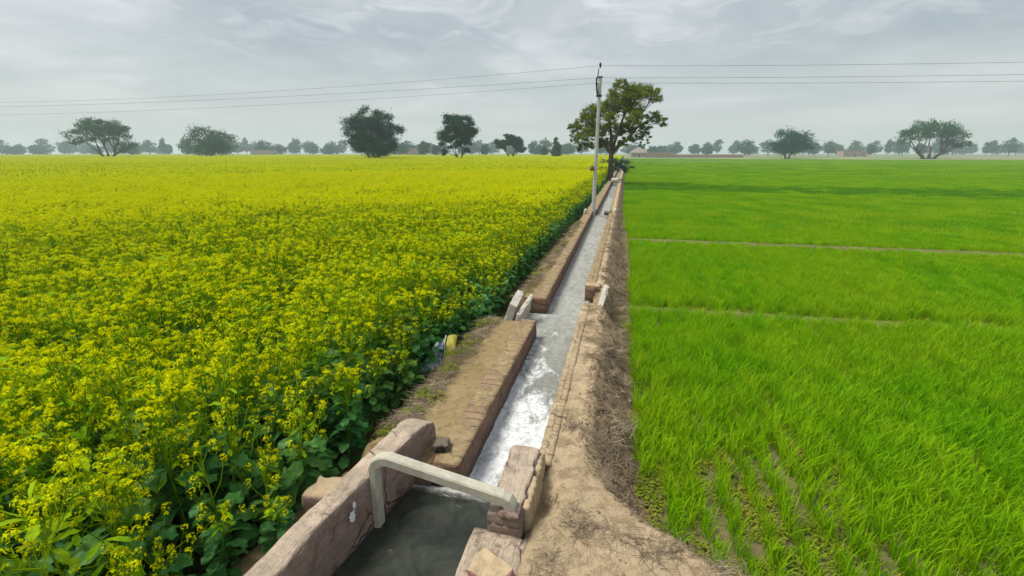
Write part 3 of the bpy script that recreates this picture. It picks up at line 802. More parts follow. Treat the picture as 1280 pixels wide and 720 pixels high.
# ------------------------------------------------------------------ mustard plants
def leaf_lobed(mb, base, dirv, L, Wd, droop, mi, r_):
    """lobed, wavy leaf made of a midrib strip"""
    d = Vector(dirv).normalized(); side = d.cross(Vector((0, 0, 1)))
    if side.length < 1e-3: side = Vector((1, 0, 0))
    side.normalize(); n = 6; V = []; p = Vector(base)
    prof = [0.10, 0.45, 0.34, 0.80, 0.72, 1.0, 0.08] if r_.random() < 0.6 else [0.08, 0.30, 0.55, 0.85, 1.0, 0.75, 0.06]
    up = d.z; cur = Vector((d.x, d.y, 0)).normalized(); ang = math.asin(max(-1, min(1, d.z)))
    twist = r_.normal() * 0.3
    for i_ in range(n + 1):
        w = Wd * prof[i_] * 0.5
        a = ang - droop * i_ / n
        nd = cur * math.cos(a) + Vector((0, 0, math.sin(a)))
        upv = side.cross(nd)
        s2 = side * math.cos(twist) + upv * math.sin(twist)
        wav = 0.12 * Wd * (1 if i_ % 2 else -1)
        V += [tuple(p - s2 * w + upv * (0.18 * w + wav * 0.6)), tuple(p), tuple(p + s2 * w + upv * (0.18 * w - wav * 0.6))]
        p = p + nd * (L / n)
    Fc = []
    for i_ in range(n):
        a = i_ * 3
        Fc += [(a, a + 1, a + 4, a + 3), (a + 1, a + 2, a + 5, a + 4)]
    mb.add(V, Fc, mi)

def flower_head(V, Fq, c, r_, npet, ps, rad):
    for _ in range(npet):
        d = r_.normal(size=3); d /= np.linalg.norm(d); d[2] = abs(d[2]) * 0.9 - 0.1
        p = np.array(c) + d * rad * (0.55 + 0.5 * r_.random())
        u = np.cross(d, r_.normal(size=3)); u /= np.linalg.norm(u) + 1e-9; w = np.cross(d, u)
        s_ = ps * (0.7 + 0.6 * r_.random())
        b = len(V)
        # four-petalled cross as two overlapping lozenges, slightly cupped
        for (e, f_) in ((u, w), (w, u)):
            V += [tuple(p + e * s_ + d * s_ * 0.3), tuple(p + f_ * s_ * 0.42), tuple(p - e * s_ + d * s_ * 0.3), tuple(p - f_ * s_ * 0.42)]
            Fq.append((len(V) - 4, len(V) - 3, len(V) - 2, len(V) - 1))

def mustard(seed, lod, leafy=1.0, hh_=1.0):
    r_ = np.random.default_rng(seed); mb = MB()
    Ht = 1.5 * hh_
    if lod == 0:
        lean = r_.normal(size=2) * 0.05
        def sp(z): return (lean[0] * (z / Ht) ** 1.5 * 1.5, lean[1] * (z / Ht) ** 1.5 * 1.5, z)
        hz = Ht * (0.74 + 0.30 * r_.random())
        tube(mb, [sp(z) for z in np.linspace(0, hz, 6)], [0.011, 0.010, 0.008, 0.006, 0.005, 0.003], 4, 1, False)
        V = []; Fq = []
        heads = [(sp(hz), 1.0)]
        nb = 8 + int(r_.integers(0, 4))
        for k in range(nb):
            z0 = Ht * (0.38 + 0.45 * r_.random()); a = r_.random() * 6.283
            reach = 0.07 + 0.20 * r_.random(); z1 = min(hz * 1.0, z0 + 0.22 + 0.36 * r_.random())
            b = sp(z0); e = (b[0] + reach * math.cos(a), b[1] + reach * math.sin(a), z1)
            m_ = ((b[0] * 0.45 + e[0] * 0.55), (b[1] * 0.45 + e[1] * 0.55), b[2] * 0.6 + e[2] * 0.4)
            tube(mb, [b, m_, e], [0.005, 0.004, 0.0025], 3, 1, False)
            heads.append((e, 0.55 + 0.5 * r_.random()))
            # narrow upper leaf
            if r_.random() < 0.8:
                leaf_lobed(mb, b, (math.cos(a + 0.4), math.sin(a + 0.4), 0.5), 0.11 + 0.09 * r_.random(), 0.03 + 0.02 * r_.random(), 1.0, 1, r_)
        for (c, s_) in heads:
            flower_head(V, Fq, c, r_, int(12 * s_) + 5, 0.0122, 0.030 * (0.6 + 0.6 * s_))
            # buds and young pods below the head
            for _ in range(7):
                a = r_.random() * 6.283; zz = -0.05 - 0.13 * r_.random(); q = np.array(c) + (0, 0, zz)
                e = q + np.array((math.cos(a) * 0.035, math.sin(a) * 0.035, 0.035))
                tube(mb, [tuple(q), tuple(e)], [0.0018, 0.0024], 3, 1, False)
            if r_.random() < 0.6:
                flower_head(V, Fq, (c[0], c[1], c[2] - 0.06), r_, 5, 0.013, 0.04)
        mb.add(V, Fq, 0)
        nl = int(11 * leafy)
        for k in range(nl):
            z0 = Ht * (0.06 + 0.50 * (k / max(1, nl)) + 0.04 * r_.random()); a = k * 2.4 + r_.normal() * 0.4
            s_ = 1.0 - 0.55 * (z0 / Ht)
            leaf_lobed(mb, sp(z0), (math.cos(a), math.sin(a), 0.55 + 0.3 * r_.random()), (0.26 + 0.09 * r_.random()) * s_, (0.125 + 0.045 * r_.random()) * s_, 1.3 + 0.5 * r_.random(), 2, r_)
    else:
        V = []; Fq = []
        nb = 13 if lod == 1 else 4
        for k in range(nb):
            a = r_.random() * 6.283; q = 0.02 + 0.17 * math.sqrt(r_.random()); z1 = Ht * (0.70 + 0.30 * r_.random() ** 0.7)
            e = (q * math.cos(a), q * math.sin(a), z1)
            flower_head(V, Fq, e, r_, 5 if lod == 1 else 3, 0.032 if lod == 1 else 0.054, 0.035 if lod == 1 else 0.05)
        mb.add(V, Fq, 0)
        V = []; Fq = []
        for k in range(16 if lod == 1 else 14):
            a = r_.random() * 6.283; q = 0.16 * math.sqrt(r_.random()); z0 = Ht * (0.15 + 0.80 * r_.random())
            c = np.array((q * math.cos(a), q * math.sin(a), z0)); s_ = (0.045 if z0 > Ht * 0.55 else 0.085) * (1 if lod == 1 else 1.6)
            u = r_.normal(size=3); u[2] += 0.8; u /= np.linalg.norm(u); w = np.cross(u, r_.normal(size=3)); w /= np.linalg.norm(w)
            V += [tuple(c + u * s_ * 1.7), tuple(c + w * s_ * 0.5), tuple(c - u * s_ * 1.7), tuple(c - w * s_ * 0.5)]
            Fq.append(tuple(range(len(V) - 4, len(V))))
            if z0 < Ht * 0.5: mb.add(V[-4:], [(0, 1, 2, 3)], 2); V = V[:-4]; Fq.pop()
        if V: mb.add(V, Fq, 1)
    return mb

MM = [M['petal'], M['m_green'], M['m_leaf']]
near_k = [mustard(100 + k, 0, 1.0).mesh('mustard_plant_kind', MM) for k in range(8)]
edge_k = [mustard(140 + k, 0, 1.8, 0.88).mesh('mustard_edge_kind', MM) for k in range(5)]
mid_k = [mustard(200 + k, 1).mesh('mustard_mid_kind', MM) for k in range(6)]
def tile(seed, size, nper):
    r_ = np.random.default_rng(seed); big = MB()
    protos = [mustard(300 + k, 2) for k in range(5)]
    for _ in range(int(size * size * nper)):
        p = protos[r_.integers(0, 5)]; a = r_.random() * 6.283; off = np.array((r_.random() * size - size / 2, r_.random() * size - size / 2, 0))
        ca, sa = math.cos(a), math.sin(a); s_ = 0.92 + 0.14 * r_.random()
        Rm = np.array(((ca, -sa, 0), (sa, ca, 0), (0, 0, 1)))
        v = np.concatenate(p.v) @ Rm.T * s_ + off
        base = big.n; big.v.append(v); big.n += len(v)
        for f_, m_ in zip(p.f, p.m): big.f.append(tuple(i_ + base for i_ in f_)); big.m.append(m_)
    return big.mesh('mustard_tile_kind', MM)
tiles = [tile(400 + k, 4.0, 7) for k in range(3)]
def edge_x(y):      # canal-side edge of the mustard field
    pts = [(0, -2.45), (2.2, -2.38), (2.6, -2.42), (3.5, -2.42), (5.0, -2.30), (8, -2.18), (16, -2.12), (25, -1.95), (45, -1.75), (80, -1.7), (400, -1.7)]
    return np.interp(y, [p[0] for p in pts], [p[1] for p in pts])
pts = []; rots = []; scl = []; idx = []
protos = near_k + edge_k + mid_k + tiles
N_E = len(near_k); N_M = N_E + len(edge_k); N_T = N_M + len(mid_k)
def put(x, y, k, s_, tilt=0.07):
    pts.append((x, y, 0.0)); rots.append((rng.normal() * tilt * 1.3, rng.normal() * tilt, rng.random() * 6.283)); scl.append((s_, s_, s_)); idx.append(k)
sp_ = 0.205
for gx in np.arange(-22, -1.6, sp_):
    for gy in np.arange(-0.5, 17, sp_):
        x = gx + rng.normal() * 0.07; y = gy + rng.normal() * 0.07
        if x > edge_x(max(0, y)) + 0.05 * rng.normal() or not in_view(x, y, 1.2): continue
        if math.hypot(x, y) < 1.7 or math.hypot(x, y) > 14.5: continue
        if abs(x + 2.22) < 0.20 and 4.75 < y < 5.65: continue
        hv = 1.0 + 0.16 * n3(x, y, 0, 0.6) + 0.09 * rng.normal()
        dist_e = edge_x(max(0, y)) - x
        if dist_e < 0.30: put(x, y, N_E + rng.integers(0, len(edge_k)), hv * (0.62 + 0.28 * rng.random()))
        else: put(x, y, rng.integers(0, N_E), hv * (0.95 if dist_e < 0.8 else 1.0))
sp_ = 0.27
for gx in np.arange(-75, -1.5, sp_):
    for gy in np.arange(2, 42, sp_):
        x = gx + rng.normal() * 0.09; y = gy + rng.normal() * 0.09
        d = math.hypot(x, y)
        if d < 14.5 or d > 40 or x > edge_x(y) or not in_view(x, y, 1.0): continue
        hv = 1.0 + 0.09 * n3(x, y, 0, 0.35) + 0.05 * rng.normal()
        if edge_x(y) - x < 0.35: put(x, y, N_E + rng.integers(0, len(edge_k)), hv * 0.85)
        else: put(x, y, N_M + rng.integers(0, len(mid_k)), hv)
S_ = 4.0
for gx in np.arange(-420, 0, S_):
    for gy in np.arange(-10, 340, S_):
        x = gx + S_ / 2; y = gy + S_ / 2; d = math.hypot(x, y)
        if d < 37.5 or x > -2.0 or not in_view(x, y, 5): continue
        if x + S_ / 2 > -1.75: x = -1.72 - S_ / 2
        if y > 330 + 0.1 * x: continue
        pts.append((x, y, 0.10 * n3(x, y, 0, 0.05))); rots.append((0, 0, rng.integers(0, 4) * math.pi / 2)); scl.append((1, 1, 1.0 + 0.06 * n3(x, y, 0, 0.11))); idx.append(N_T + rng.integers(0, 3))
scatter('mustard_crop', pts, rots, scl, idx, protos, 'dense field of flowering yellow mustard on the left of the canal', 'mustard crop')
print('mustard instances', len(pts))

# ------------------------------------------------------------------ wheat
def blades(seed, n, lx, ly, h, w, mi=0, segs=3, spread=0.5, mats=None):
    r_ = np.random.default_rng(seed); V = np.zeros((n, 2 * segs + 1, 3)); 
    a = r_.random(n) * 6.283; bx = (r_.random(n) - .5) * lx; by = (r_.random(n) - .5) * ly
    hh2 = h * (0.55 + 0.55 * r_.random(n)); out = spread * hh2 * (0.15 + 0.85 * r_.random(n)); ww_ = w * (0.7 + 0.6 * r_.random(n))
    pa = a + 1.57 + r_.normal(size=n) * 0.5
    for s_ in range(segs):
        u = s_ / segs
        for q, sg in ((0, -1), (1, 1)):
            wid = ww_ * (1 - 0.55 * u) * 0.5 * sg
            V[:, 2 * s_ + q, 0] = bx + out * u ** 1.8 * np.cos(a) + wid * np.cos(pa)
            V[:, 2 * s_ + q, 1] = by + out * u ** 1.8 * np.sin(a) + wid * np.sin(pa)
            V[:, 2 * s_ + q, 2] = hh2 * (u - 0.12 * u * u * 1)
    V[:, 2 * segs, 0] = bx + out * np.cos(a); V[:, 2 * segs, 1] = by + out * np.sin(a); V[:, 2 * segs, 2] = hh2 * (0.88 - 0.15 * r_.random(n))
    k = 2 * segs + 1; b = (np.arange(n) * k)[:, None]
    quads = np.concatenate([b + np.array([[2 * s_, 2 * s_ + 1, 2 * s_ + 3, 2 * s_ + 2]]) for s_ in range(segs - 1)])
    tris = b + np.array([[2 * segs - 2, 2 * segs - 1, 2 * segs]])
    return mesh_np('blade_kind', V.reshape(-1, 3), [quads, tris], mats)
wk = [blades(500 + k, 84, 0.10, 0.42, 0.29, 0.0095, segs=3, spread=0.55, mats=M['wheat']) for k in range(6)]
wm = [blades(520 + k, 420, 1.0, 1.0, 0.27, 0.020, segs=2, spread=0.5, mats=M['wheat']) for k in range(4)]
wf = [blades(540 + k, 1600, 4.0, 4.0, 0.28, 0.05, segs=2, spread=0.45, mats=M['wheat']) for k in range(3)]
wd = [blades(560 + k, 460, 1.0, 1.0, 0.29, 0.022, segs=2, spread=0.4, mats=M['wheat_dark']) for k in range(2)]
protos = wk + wm + wf + wd
pts = []; rots = []; scl = []; idx = []
def clear_of_bunds(x, y, w=0.0):
    return abs(y - (8.55 + 0.05 * x) + 0.07 * n3(x, 8.55, 0, 1.2)) > 0.24 + w and abs(y - (15.6 + 0.02 * x)) > 0.32 + w and not (163 < y < 165)
row = 0.23
for k in range(0, 90):
    x0 = 0.36 + k * row
    for gy in np.arange(1.0, 19.0, 0.27):
        y = gy + rng.normal() * 0.05; x = x0 + 0.05 * n3(k, y, 0, 0.8) + rng.normal() * 0.022
        if x < bank_edge(y) + 0.10 or not in_view(x, y, 1.0) or not clear_of_bunds(x, y): continue
        dens = n3(x * 0.9, y * 0.5, 3, 0.9)
        if y < 7.5 and dens < -0.62: continue
        s_ = (0.86 + 0.22 * rng.random()) * (1.0 + 0.22 * dens) * (0.9 if y < 3.4 else 1.0)
        pts.append((x, y, -0.005)); rots.append((0, 0, rng.choice([0, math.pi]) + rng.normal() * 0.1)); scl.append((s_ * 1.1, s_, s_)); idx.append(rng.integers(0, 6))
        if y > 5 or (y > 3.2 and dens > -0.05):   # rows close up with distance from the bare strip
            pts.append((x + row / 2, y + 0.13, -0.005)); rots.append((0, 0, rng.normal() * 0.3)); scl.append((s_ * 1.1, s_, s_ * 0.9)); idx.append(rng.integers(0, 6))
for gx in np.arange(0.55, 60, 0.9):
    for gy in np.arange(18.6, 62, 0.9):
        x, y = gx, gy
        if not in_view(x, y, 1.5) : continue
        kk = 6 + rng.integers(0, 4)
        s_ = 0.92 + 0.12 * rng.random()
        if 37.0 + 1.6 * n3(x, 0, 0, 0.3) + rng.normal() * 0.7 < y < 44.0 + rng.normal() * 0.9 and rng.random() < 0.85: kk = 6 + 4 + 3 + rng.integers(0, 2)
        pts.append((x, y, 0)); rots.append((0, 0, rng.integers(0, 4) * 1.5708)); scl.append((1.05, 1.05, s_)); idx.append(kk)
for gx in np.arange(2.1, 170, 3.8):
    for gy in np.arange(64, 163, 3.8):
        if not in_view(gx, gy, 5): continue
        pts.append((gx, gy, 0)); rots.append((0, 0, rng.integers(0, 4) * 1.5708)); scl.append((1, 1, 1 + 0.1 * n3(gx, gy, 0, 0.1))); idx.append(10 + rng.integers(0, 3))
for gx in np.arange(2.1, 300, 4.0):
    for gy in np.arange(172, 235, 4.0):
        if not in_view(gx, gy, 5) or n3(gx, gy, 0, 0.012) < -0.1: continue
        pts.append((gx, gy, 0)); rots.append((0, 0, rng.integers(0, 4) * 1.5708)); scl.append((1, 1, 1)); idx.append(10 + rng.integers(0, 3))
scatter('wheat_crop', pts, rots, scl, idx, protos, 'bright green young wheat in rows on the right of the canal', 'wheat crop')
print('wheat instances', len(pts))

# weeds between the wheat rows, on bank foot and ledge
def weed_mesh(seed):
    r_ = np.random.default_rng(seed); mb = MB(); V = []; Fq = []
    for _ in range(46):
        a = r_.random() * 6.283; q = 0.07 * math.sqrt(r_.random()); c = np.array((q * math.cos(a), q * math.sin(a), 0.008 + 0.03 * r_.random()))
        u = r_.normal(size=3) * (1, 1, 0.5); u /= np.linalg.norm(u); w = np.cross(u, (0, 0, 1)); w /= np.linalg.norm(w) + 1e-9; s_ = 0.005 + 0.006 * r_.random()
        V += [tuple(c + u * s_ * 1.5), tuple(c + w * s_ * 0.7), tuple(c - u * s_ * 1.5), tuple(c - w * s_ * 0.7)]; Fq.append(tuple(range(len(V) - 4, len(V))))
    mb.add(V, Fq); return mb.mesh('weed_kind', M['weed'])
pts = []; rots = []; scl = []; idx = []
for _ in range(7500):
    x = 0.2 + 9 * rng.random() ** 1.3; y = 1.5 + 9.5 * rng.random()
    if x < bank_edge(y) + 0.0 or not in_view(x, y, 0.6) or not clear_of_bunds(x, y, -0.08): continue
    if n3(x, y, 9, 1.6) < -0.28: continue
    pts.append((x, y, 0.0)); rots.append((0, 0, rng.random() * 6.283)); scl.append(np.full(3, 0.7 + 0.9 * rng.random())); idx.append(rng.integers(0, 3))
for _ in range(170):
    y = 3.2 + 14 * rng.random() ** 1.5; x = ledge_out(y) + 0.0 + 0.14 * rng.normal()
    if x > -1.45: continue
    pts.append((x, y, max(0, ledge_z(x, y)))); rots.append((0, 0, rng.random() * 6.283)); scl.append(np.full(3, 0.7 + 0.9 * rng.random())); idx.append(rng.integers(0, 3))
scatter('weeds', pts, rots, scl, idx, [weed_mesh(600 + k) for k in range(3)], 'low yellow green weeds between the wheat rows', 'weeds')

# dry straw and rootlets on the bank slope
def straw_mesh(seed):
    r_ = np.random.default_rng(seed); mb = MB()
    for _ in range(16):
        a = r_.random() * 6.283; L = 0.05 + 0.10 * r_.random(); q = r_.normal(size=2) * 0.04
        c = np.array((q[0], q[1], 0.004)); e1 = c + np.array((math.cos(a) * L * .5, math.sin(a) * L * .5, 0.016 * r_.random() + 0.004)); e2 = c + np.array((math.cos(a + r_.normal() * .4) * L, math.sin(a + r_.normal() * .4) * L, -0.004 + 0.012 * r_.random()))
        tube(mb, [tuple(c), tuple(e1), tuple(e2)], [0.0018, 0.0016, 0.0008], 3, 0, False)
    return mb.mesh('straw_kind', M['straw'])
pts = []; rots = []; scl = []; idx = []
for _ in range(2300):
    y = 1.8 + 20 * rng.random() ** 1.9; c = bank_crest(y); e = bank_edge(y)
    x = c + (e + 0.1 - c) * (rng.random() ** 0.8) if rng.random() < 0.8 else -0.45 + (e + .45) * rng.random()
    if n3(x, y, 0, 3.0) < 0.02 + 0.25 * n3(x, y, 4, 0.9): continue
    if x < c and n3(x, y, 0, 3.0) < 0.1: continue
    pts.append((x, y, bank_z(x, y) + 0.004)); rots.append((rng.normal() * .15, R(25) if x > c else 0, rng.random() * 6.283)); scl.append(np.full(3, 0.7 + 0.8 * rng.random())); idx.append(rng.integers(0, 4))
for _ in range(900):
    y = 3.3 + 14 * rng.random() ** 1.5; x = ledge_out(y) + 0.25 * rng.random()
    pts.append((x, y, ledge_z(x, y) + 0.004)); rots.append((0, 0, rng.random() * 6.283)); scl.append(np.full(3, 0.6 + 0.6 * rng.random())); idx.append(rng.integers(0, 4))
scatter('dry_straw', pts, rots, scl, idx, [straw_mesh(620 + k) for k in range(4)], 'dry straw and rootlets littering the earth bank', 'straw')
# clods
def clod(seed):
    r_ = np.random.default_rng(seed); mb = MB()
    rough_box(mb, (-.5, -.5, -.35), (.5, .5, .35), 0.2, 0.34, 0.35, 1.6, None, 0, 0, seed * 3.3)
    return mb.mesh('clod_kind', M['bank_clod'], True)
M['bank_clod'] = mat_soil('clod_earth', (0.40, 0.30, 0.19), (0.31, 0.23, 0.14), (0.18, 0.13, 0.08), s=3)
pts = []; rots = []; scl = []; idx = []
for _ in range(9000):
    y = 1.8 + 14 * rng.random() ** 1.7; c = bank_crest(y); e = bank_edge(y)
    x = c + (e + 0.12 - c) * rng.random() if rng.random() < 0.96 else -0.42 + (e + .42) * rng.random()
    s_ = 0.006 + 0.022 * rng.random() ** 2.5
    pts.append((x, y, bank_z(x, y) - s_ * 0.05)); rots.append(tuple(rng.random(3) * 6.28)); scl.append((s_, s_ * (0.7 + .5 * rng.random()), s_)); idx.append(rng.integers(0, 4))
for _ in range(1500):
    y = 2.0 + 8 * rng.random(); x = bank_edge(y) + 0.1 + 3 * rng.random() ** 2
    s_ = 0.006 + 0.02 * rng.random() ** 2
    pts.append((x, y, s_ * 0.2)); rots.append(tuple(rng.random(3) * 6.28)); scl.append((s_, s_, s_)); idx.append(rng.integers(0, 4))
for _ in range(350):
    y = 3.3 + 10 * rng.random(); x = ledge_out(y) - 0.2 + 0.75 * rng.random()
    if x > -1.38: continue
    s_ = 0.006 + 0.02 * rng.random() ** 2
    pts.append((x, y, max(0, ledge_z(x, y)) - s_ * 0.08)); rots.append(tuple(rng.random(3) * 6.28)); scl.append((s_, s_, s_)); idx.append(rng.integers(0, 4))
scatter('earth_clods', pts, rots, scl, idx, [clod(640 + k) for k in range(4)], 'small crumbs and clods of dry earth on the banks', 'clods')
# pale pebbles
for k, (x, y, s_, lb) in enumerate(((0.245, 5.05, 0.030, 'white pebble on bare earth at the foot of the bank beside the wheat'), (-0.20, 4.55, 0.022, 'round grey pebble on the sandy top of the bank'),
        (0.62, 5.35, 0.022, 'pale pebble lying between two rows of young wheat'), (0.27, 3.85, 0.022, 'small pale stone at the bank foot near the bottom of the wheat'))):
    mb = MB(); rough_box(mb, (-.5, -.5, -.35), (.5, .5, .35), 0.2, 0.34, 0.2, 2, lambda p: p * s_ * 1.3, 0, 0, k * 5)
    z = bank_z(x, y) if x < bank_edge(y) + 0.1 else 0.0
    tag(link('pebble', mb.mesh('pebble', M['concrete_pale'], True), None, (x, y, max(z, 0) + s_ * 0.3), (0, 0, k)), lb, 'pebble')

# ------------------------------------------------------------------ trees
M['tree_leaf'] = mat_leaf('tree_leaf', (0.040, 0.095, 0.016), (0.085, 0.150, 0.016), 0.35, 0.6, (0.25, 0.28, 0.012), 0.1)
M['far_leaf'] = mat_leaf('far_tree_leaf', (0.010, 0.062, 0.034), (0.018, 0.085, 0.036), 0.2, 0.8, (0.045, 0.12, 0.030), 0.03)
def tree(name, base, lumps, n_leaf, leaf, trunk_r, fork_z, label, cat='tree', group=None, seed=0, mat='tree_leaf', nclus=26, stems=1, droop=0.0, twigs=True, tight=0.16, limbs=None):
    """lumps: (dx,dy,z,rx,rz) relative to base"""
    r_ = np.random.default_rng(seed + 900); root = empty(name, base, label, cat, group)
    mb = MB(); clusters = []
    lean = r_.normal(size=2) * 0.15 * trunk_r
    forks = []
    for s_ in range(stems):
        ox = (s_ - (stems - 1) / 2) * trunk_r * 2.2
        fx = ox * 2.2 + lean[0]; tr = trunk_r * (1 if stems == 1 else 0.75)
        tube(mb, [(ox, 0, -0.2), (ox * 1.1, 0, fork_z * 0.15), (ox * 1.4 + lean[0] * .5, lean[1], fork_z * 0.55), (fx, lean[1], fork_z)], [tr * 1.5, tr * 1.1, tr * 0.9, tr * 0.8], 9)
        forks.append(Vector((fx, lean[1], fork_z)))
    if limbs:
        P = np.array([(l[0], l[1], l[2]) for l in lumps]); f0 = forks[0]; hubs = []
        for tx, ty, tz in limbs:
            e = Vector((tx, ty, tz)); m_ = f0.lerp(e, 0.5) + Vector((0.10 * r_.normal(), 0.10 * r_.normal(), -0.12)); m2 = f0.lerp(e, 0.75) + Vector((0.12 * r_.normal(), 0.1 * r_.normal(), 0.05))
            tube(mb, [f0 - Vector((0, 0, 0.25)), f0.lerp(m_, .5), m_, m2, e], [trunk_r * .66, trunk_r * .58, trunk_r * .46, trunk_r * .38, trunk_r * .28], 8, 0, False)
            hubs += [m_, m2, e]
        forks = hubs
    vol = np.array([l[3] ** 2 * l[4] for l in lumps]) ** 0.75; vol /= vol.sum()
    for li, (dx, dy, z, rx, rz) in enumerate(lumps):
        c = Vector((dx, dy, z)); f0 = min(forks, key=lambda f_: (f_ - c).length)
        mid = f0.lerp(c, 0.5) + Vector((r_.normal() * 0.08, r_.normal() * 0.08, -0.08)) * (c - f0).length
        q = f0.lerp(mid, 0.5) + Vector((r_.normal(), r_.normal(), 0)) * 0.04 * (c - f0).length
        br = trunk_r * (0.30 + 0.5 * math.sqrt(vol[li])) * (0.62 if limbs else 1.0)
        end = c + Vector((0, 0, rz * 0.2))
        tube(mb, [f0 - Vector((0, 0, 0.1)), q, mid, mid.lerp(end, .5) + Vector((r_.normal(), r_.normal(), 0)) * .08 * rx, end], [br, br * .8, br * .6, br * .42, br * .15], 6, 0, False)
        nc = max(5, int(nclus * len(lumps) * vol[li]))
        for _ in range(nc):
            d = r_.normal(size=3); d /= np.linalg.norm(d); q_ = 0.45 + 0.6 * r_.random() ** 0.6
            p = np.array((dx + d[0] * rx * q_, dy + d[1] * rx * q_, z + d[2] * rz * q_))
            clusters.append((p, rx))
            if twigs:
                a_ = mid.lerp(end, r_.random()); P = Vector(p)
                tube(mb, [a_, a_.lerp(P, .55) + Vector((r_.normal(), r_.normal(), r_.normal())) * 0.07 * rx, P], [br * .28, br * .17, br * .05], 4, 0, False)
    link('trunk', mb.mesh('trunk', M['bark'], True), root)
    per = max(8, n_leaf // len(clusters)); C = []
    for p, rx in clusters:
        k = int(per * (0.5 + r_.random())); sg = rx * (tight + 0.09 * r_.random())
        g = r_.normal(size=(k, 3)) * (sg, sg, sg * 0.62)
        g[:, 2] -= droop * np.abs(r_.normal(size=k)) * sg
        C.append(p + g)
    C = np.concatenate(C); n_ = len(C)
    u = r_.normal(size=(n_, 3)); u /= np.linalg.norm(u, axis=1)[:, None]
    w = np.cross(u, r_.normal(size=(n_, 3))); w /= np.linalg.norm(w, axis=1)[:, None]
    s_ = (leaf * (0.6 + 0.8 * r_.random(n_)))[:, None]
    V = np.stack([C + u * s_, C + w * s_ * 0.5, C - u * s_, C - w * s_ * 0.5], axis=1).reshape(-1, 3)
    F = np.arange(n_ * 4).reshape(-1, 4)
    link('crown', mesh_np('crown', V, F, M[mat]), root)
    return root

TX, TY = -1.35, 45.0
def tl(px, py, r_px, rz_px=None, dy=0.0):   # lump written as an offset read off the photo at the tree's real distance
    k = 0.0687
    return ((px - 767) * k, dy, 3.0 + (190 - py) * k, r_px * k, (rz_px or r_px) * k)
L = [tl(778, 118, 20, 12), tl(800, 113, 18, 10, 1), tl(815, 122, 12, 9, -1), tl(790, 135, 17, 11), tl(762, 132, 17, 11, 1.2), tl(742, 140, 15, 10, -1), tl(728, 150, 13, 10, .6),
     tl(716, 160, 10, 10), tl(745, 160, 16, 10, 1), tl(725, 175, 11, 7, -.5), tl(762, 152, 14, 10, -1.3), tl(785, 158, 15, 9, 1.0), tl(805, 160, 11, 7), tl(818, 147, 11, 8, .5), tl(829, 153, 8, 6, -.4), tl(797, 172, 9, 6, .6),
     tl(772, 104, 12, 5), tl(758, 178, 10, 6, .8), tl(735, 183, 8, 5), tl(806, 182, 5, 5), tl(712, 172, 6, 6), tl(745, 178, 10, 8, 1.4), tl(720, 183, 7, 6, .8), tl(783, 178, 9, 6, -1), tl(795, 150, 12, 9, -2), tl(770, 165, 11, 8, 2), tl(733, 166, 12, 8, -1.4), tl(811, 172, 6, 9)]
tree('lone_tree', (TX, TY, 0.1), L, 50000, 0.066, 0.27, 3.0, 'large spreading tree with olive green crown behind the electric pole', seed=1, nclus=30, droop=0.6, tight=0.085, limbs=[(-2.2, 0.3, 5.0), (-0.4, -0.5, 6.6), (1.0, 0.4, 6.4), (2.4, -0.2, 5.4)])

# bushes near the tree foot and along far canal
def bush(name, x, y, w, h, label, seed, mat='far_leaf', leaf=0.1, n=2500):
    tree(name, (x, y, 0), [(-w * .3, 0, h * .55, w * .35, h * .38), (w * .3, 0, h * .5, w * .35, h * .35), (0, 0, h * .65, w * .35, h * .35)], n, leaf, 0.05, h * .2, label, 'bush', seed=seed, mat=mat, nclus=12)
bush('bush', -1.2, 70, 3.6, 2.3, 'dark green bush over the far end of the canal', 31)
bush('bush', -2.1, 49, 1.6, 1.7, 'yellow green bush just right of the lone tree trunk', 33, 'tree_leaf', 0.06)

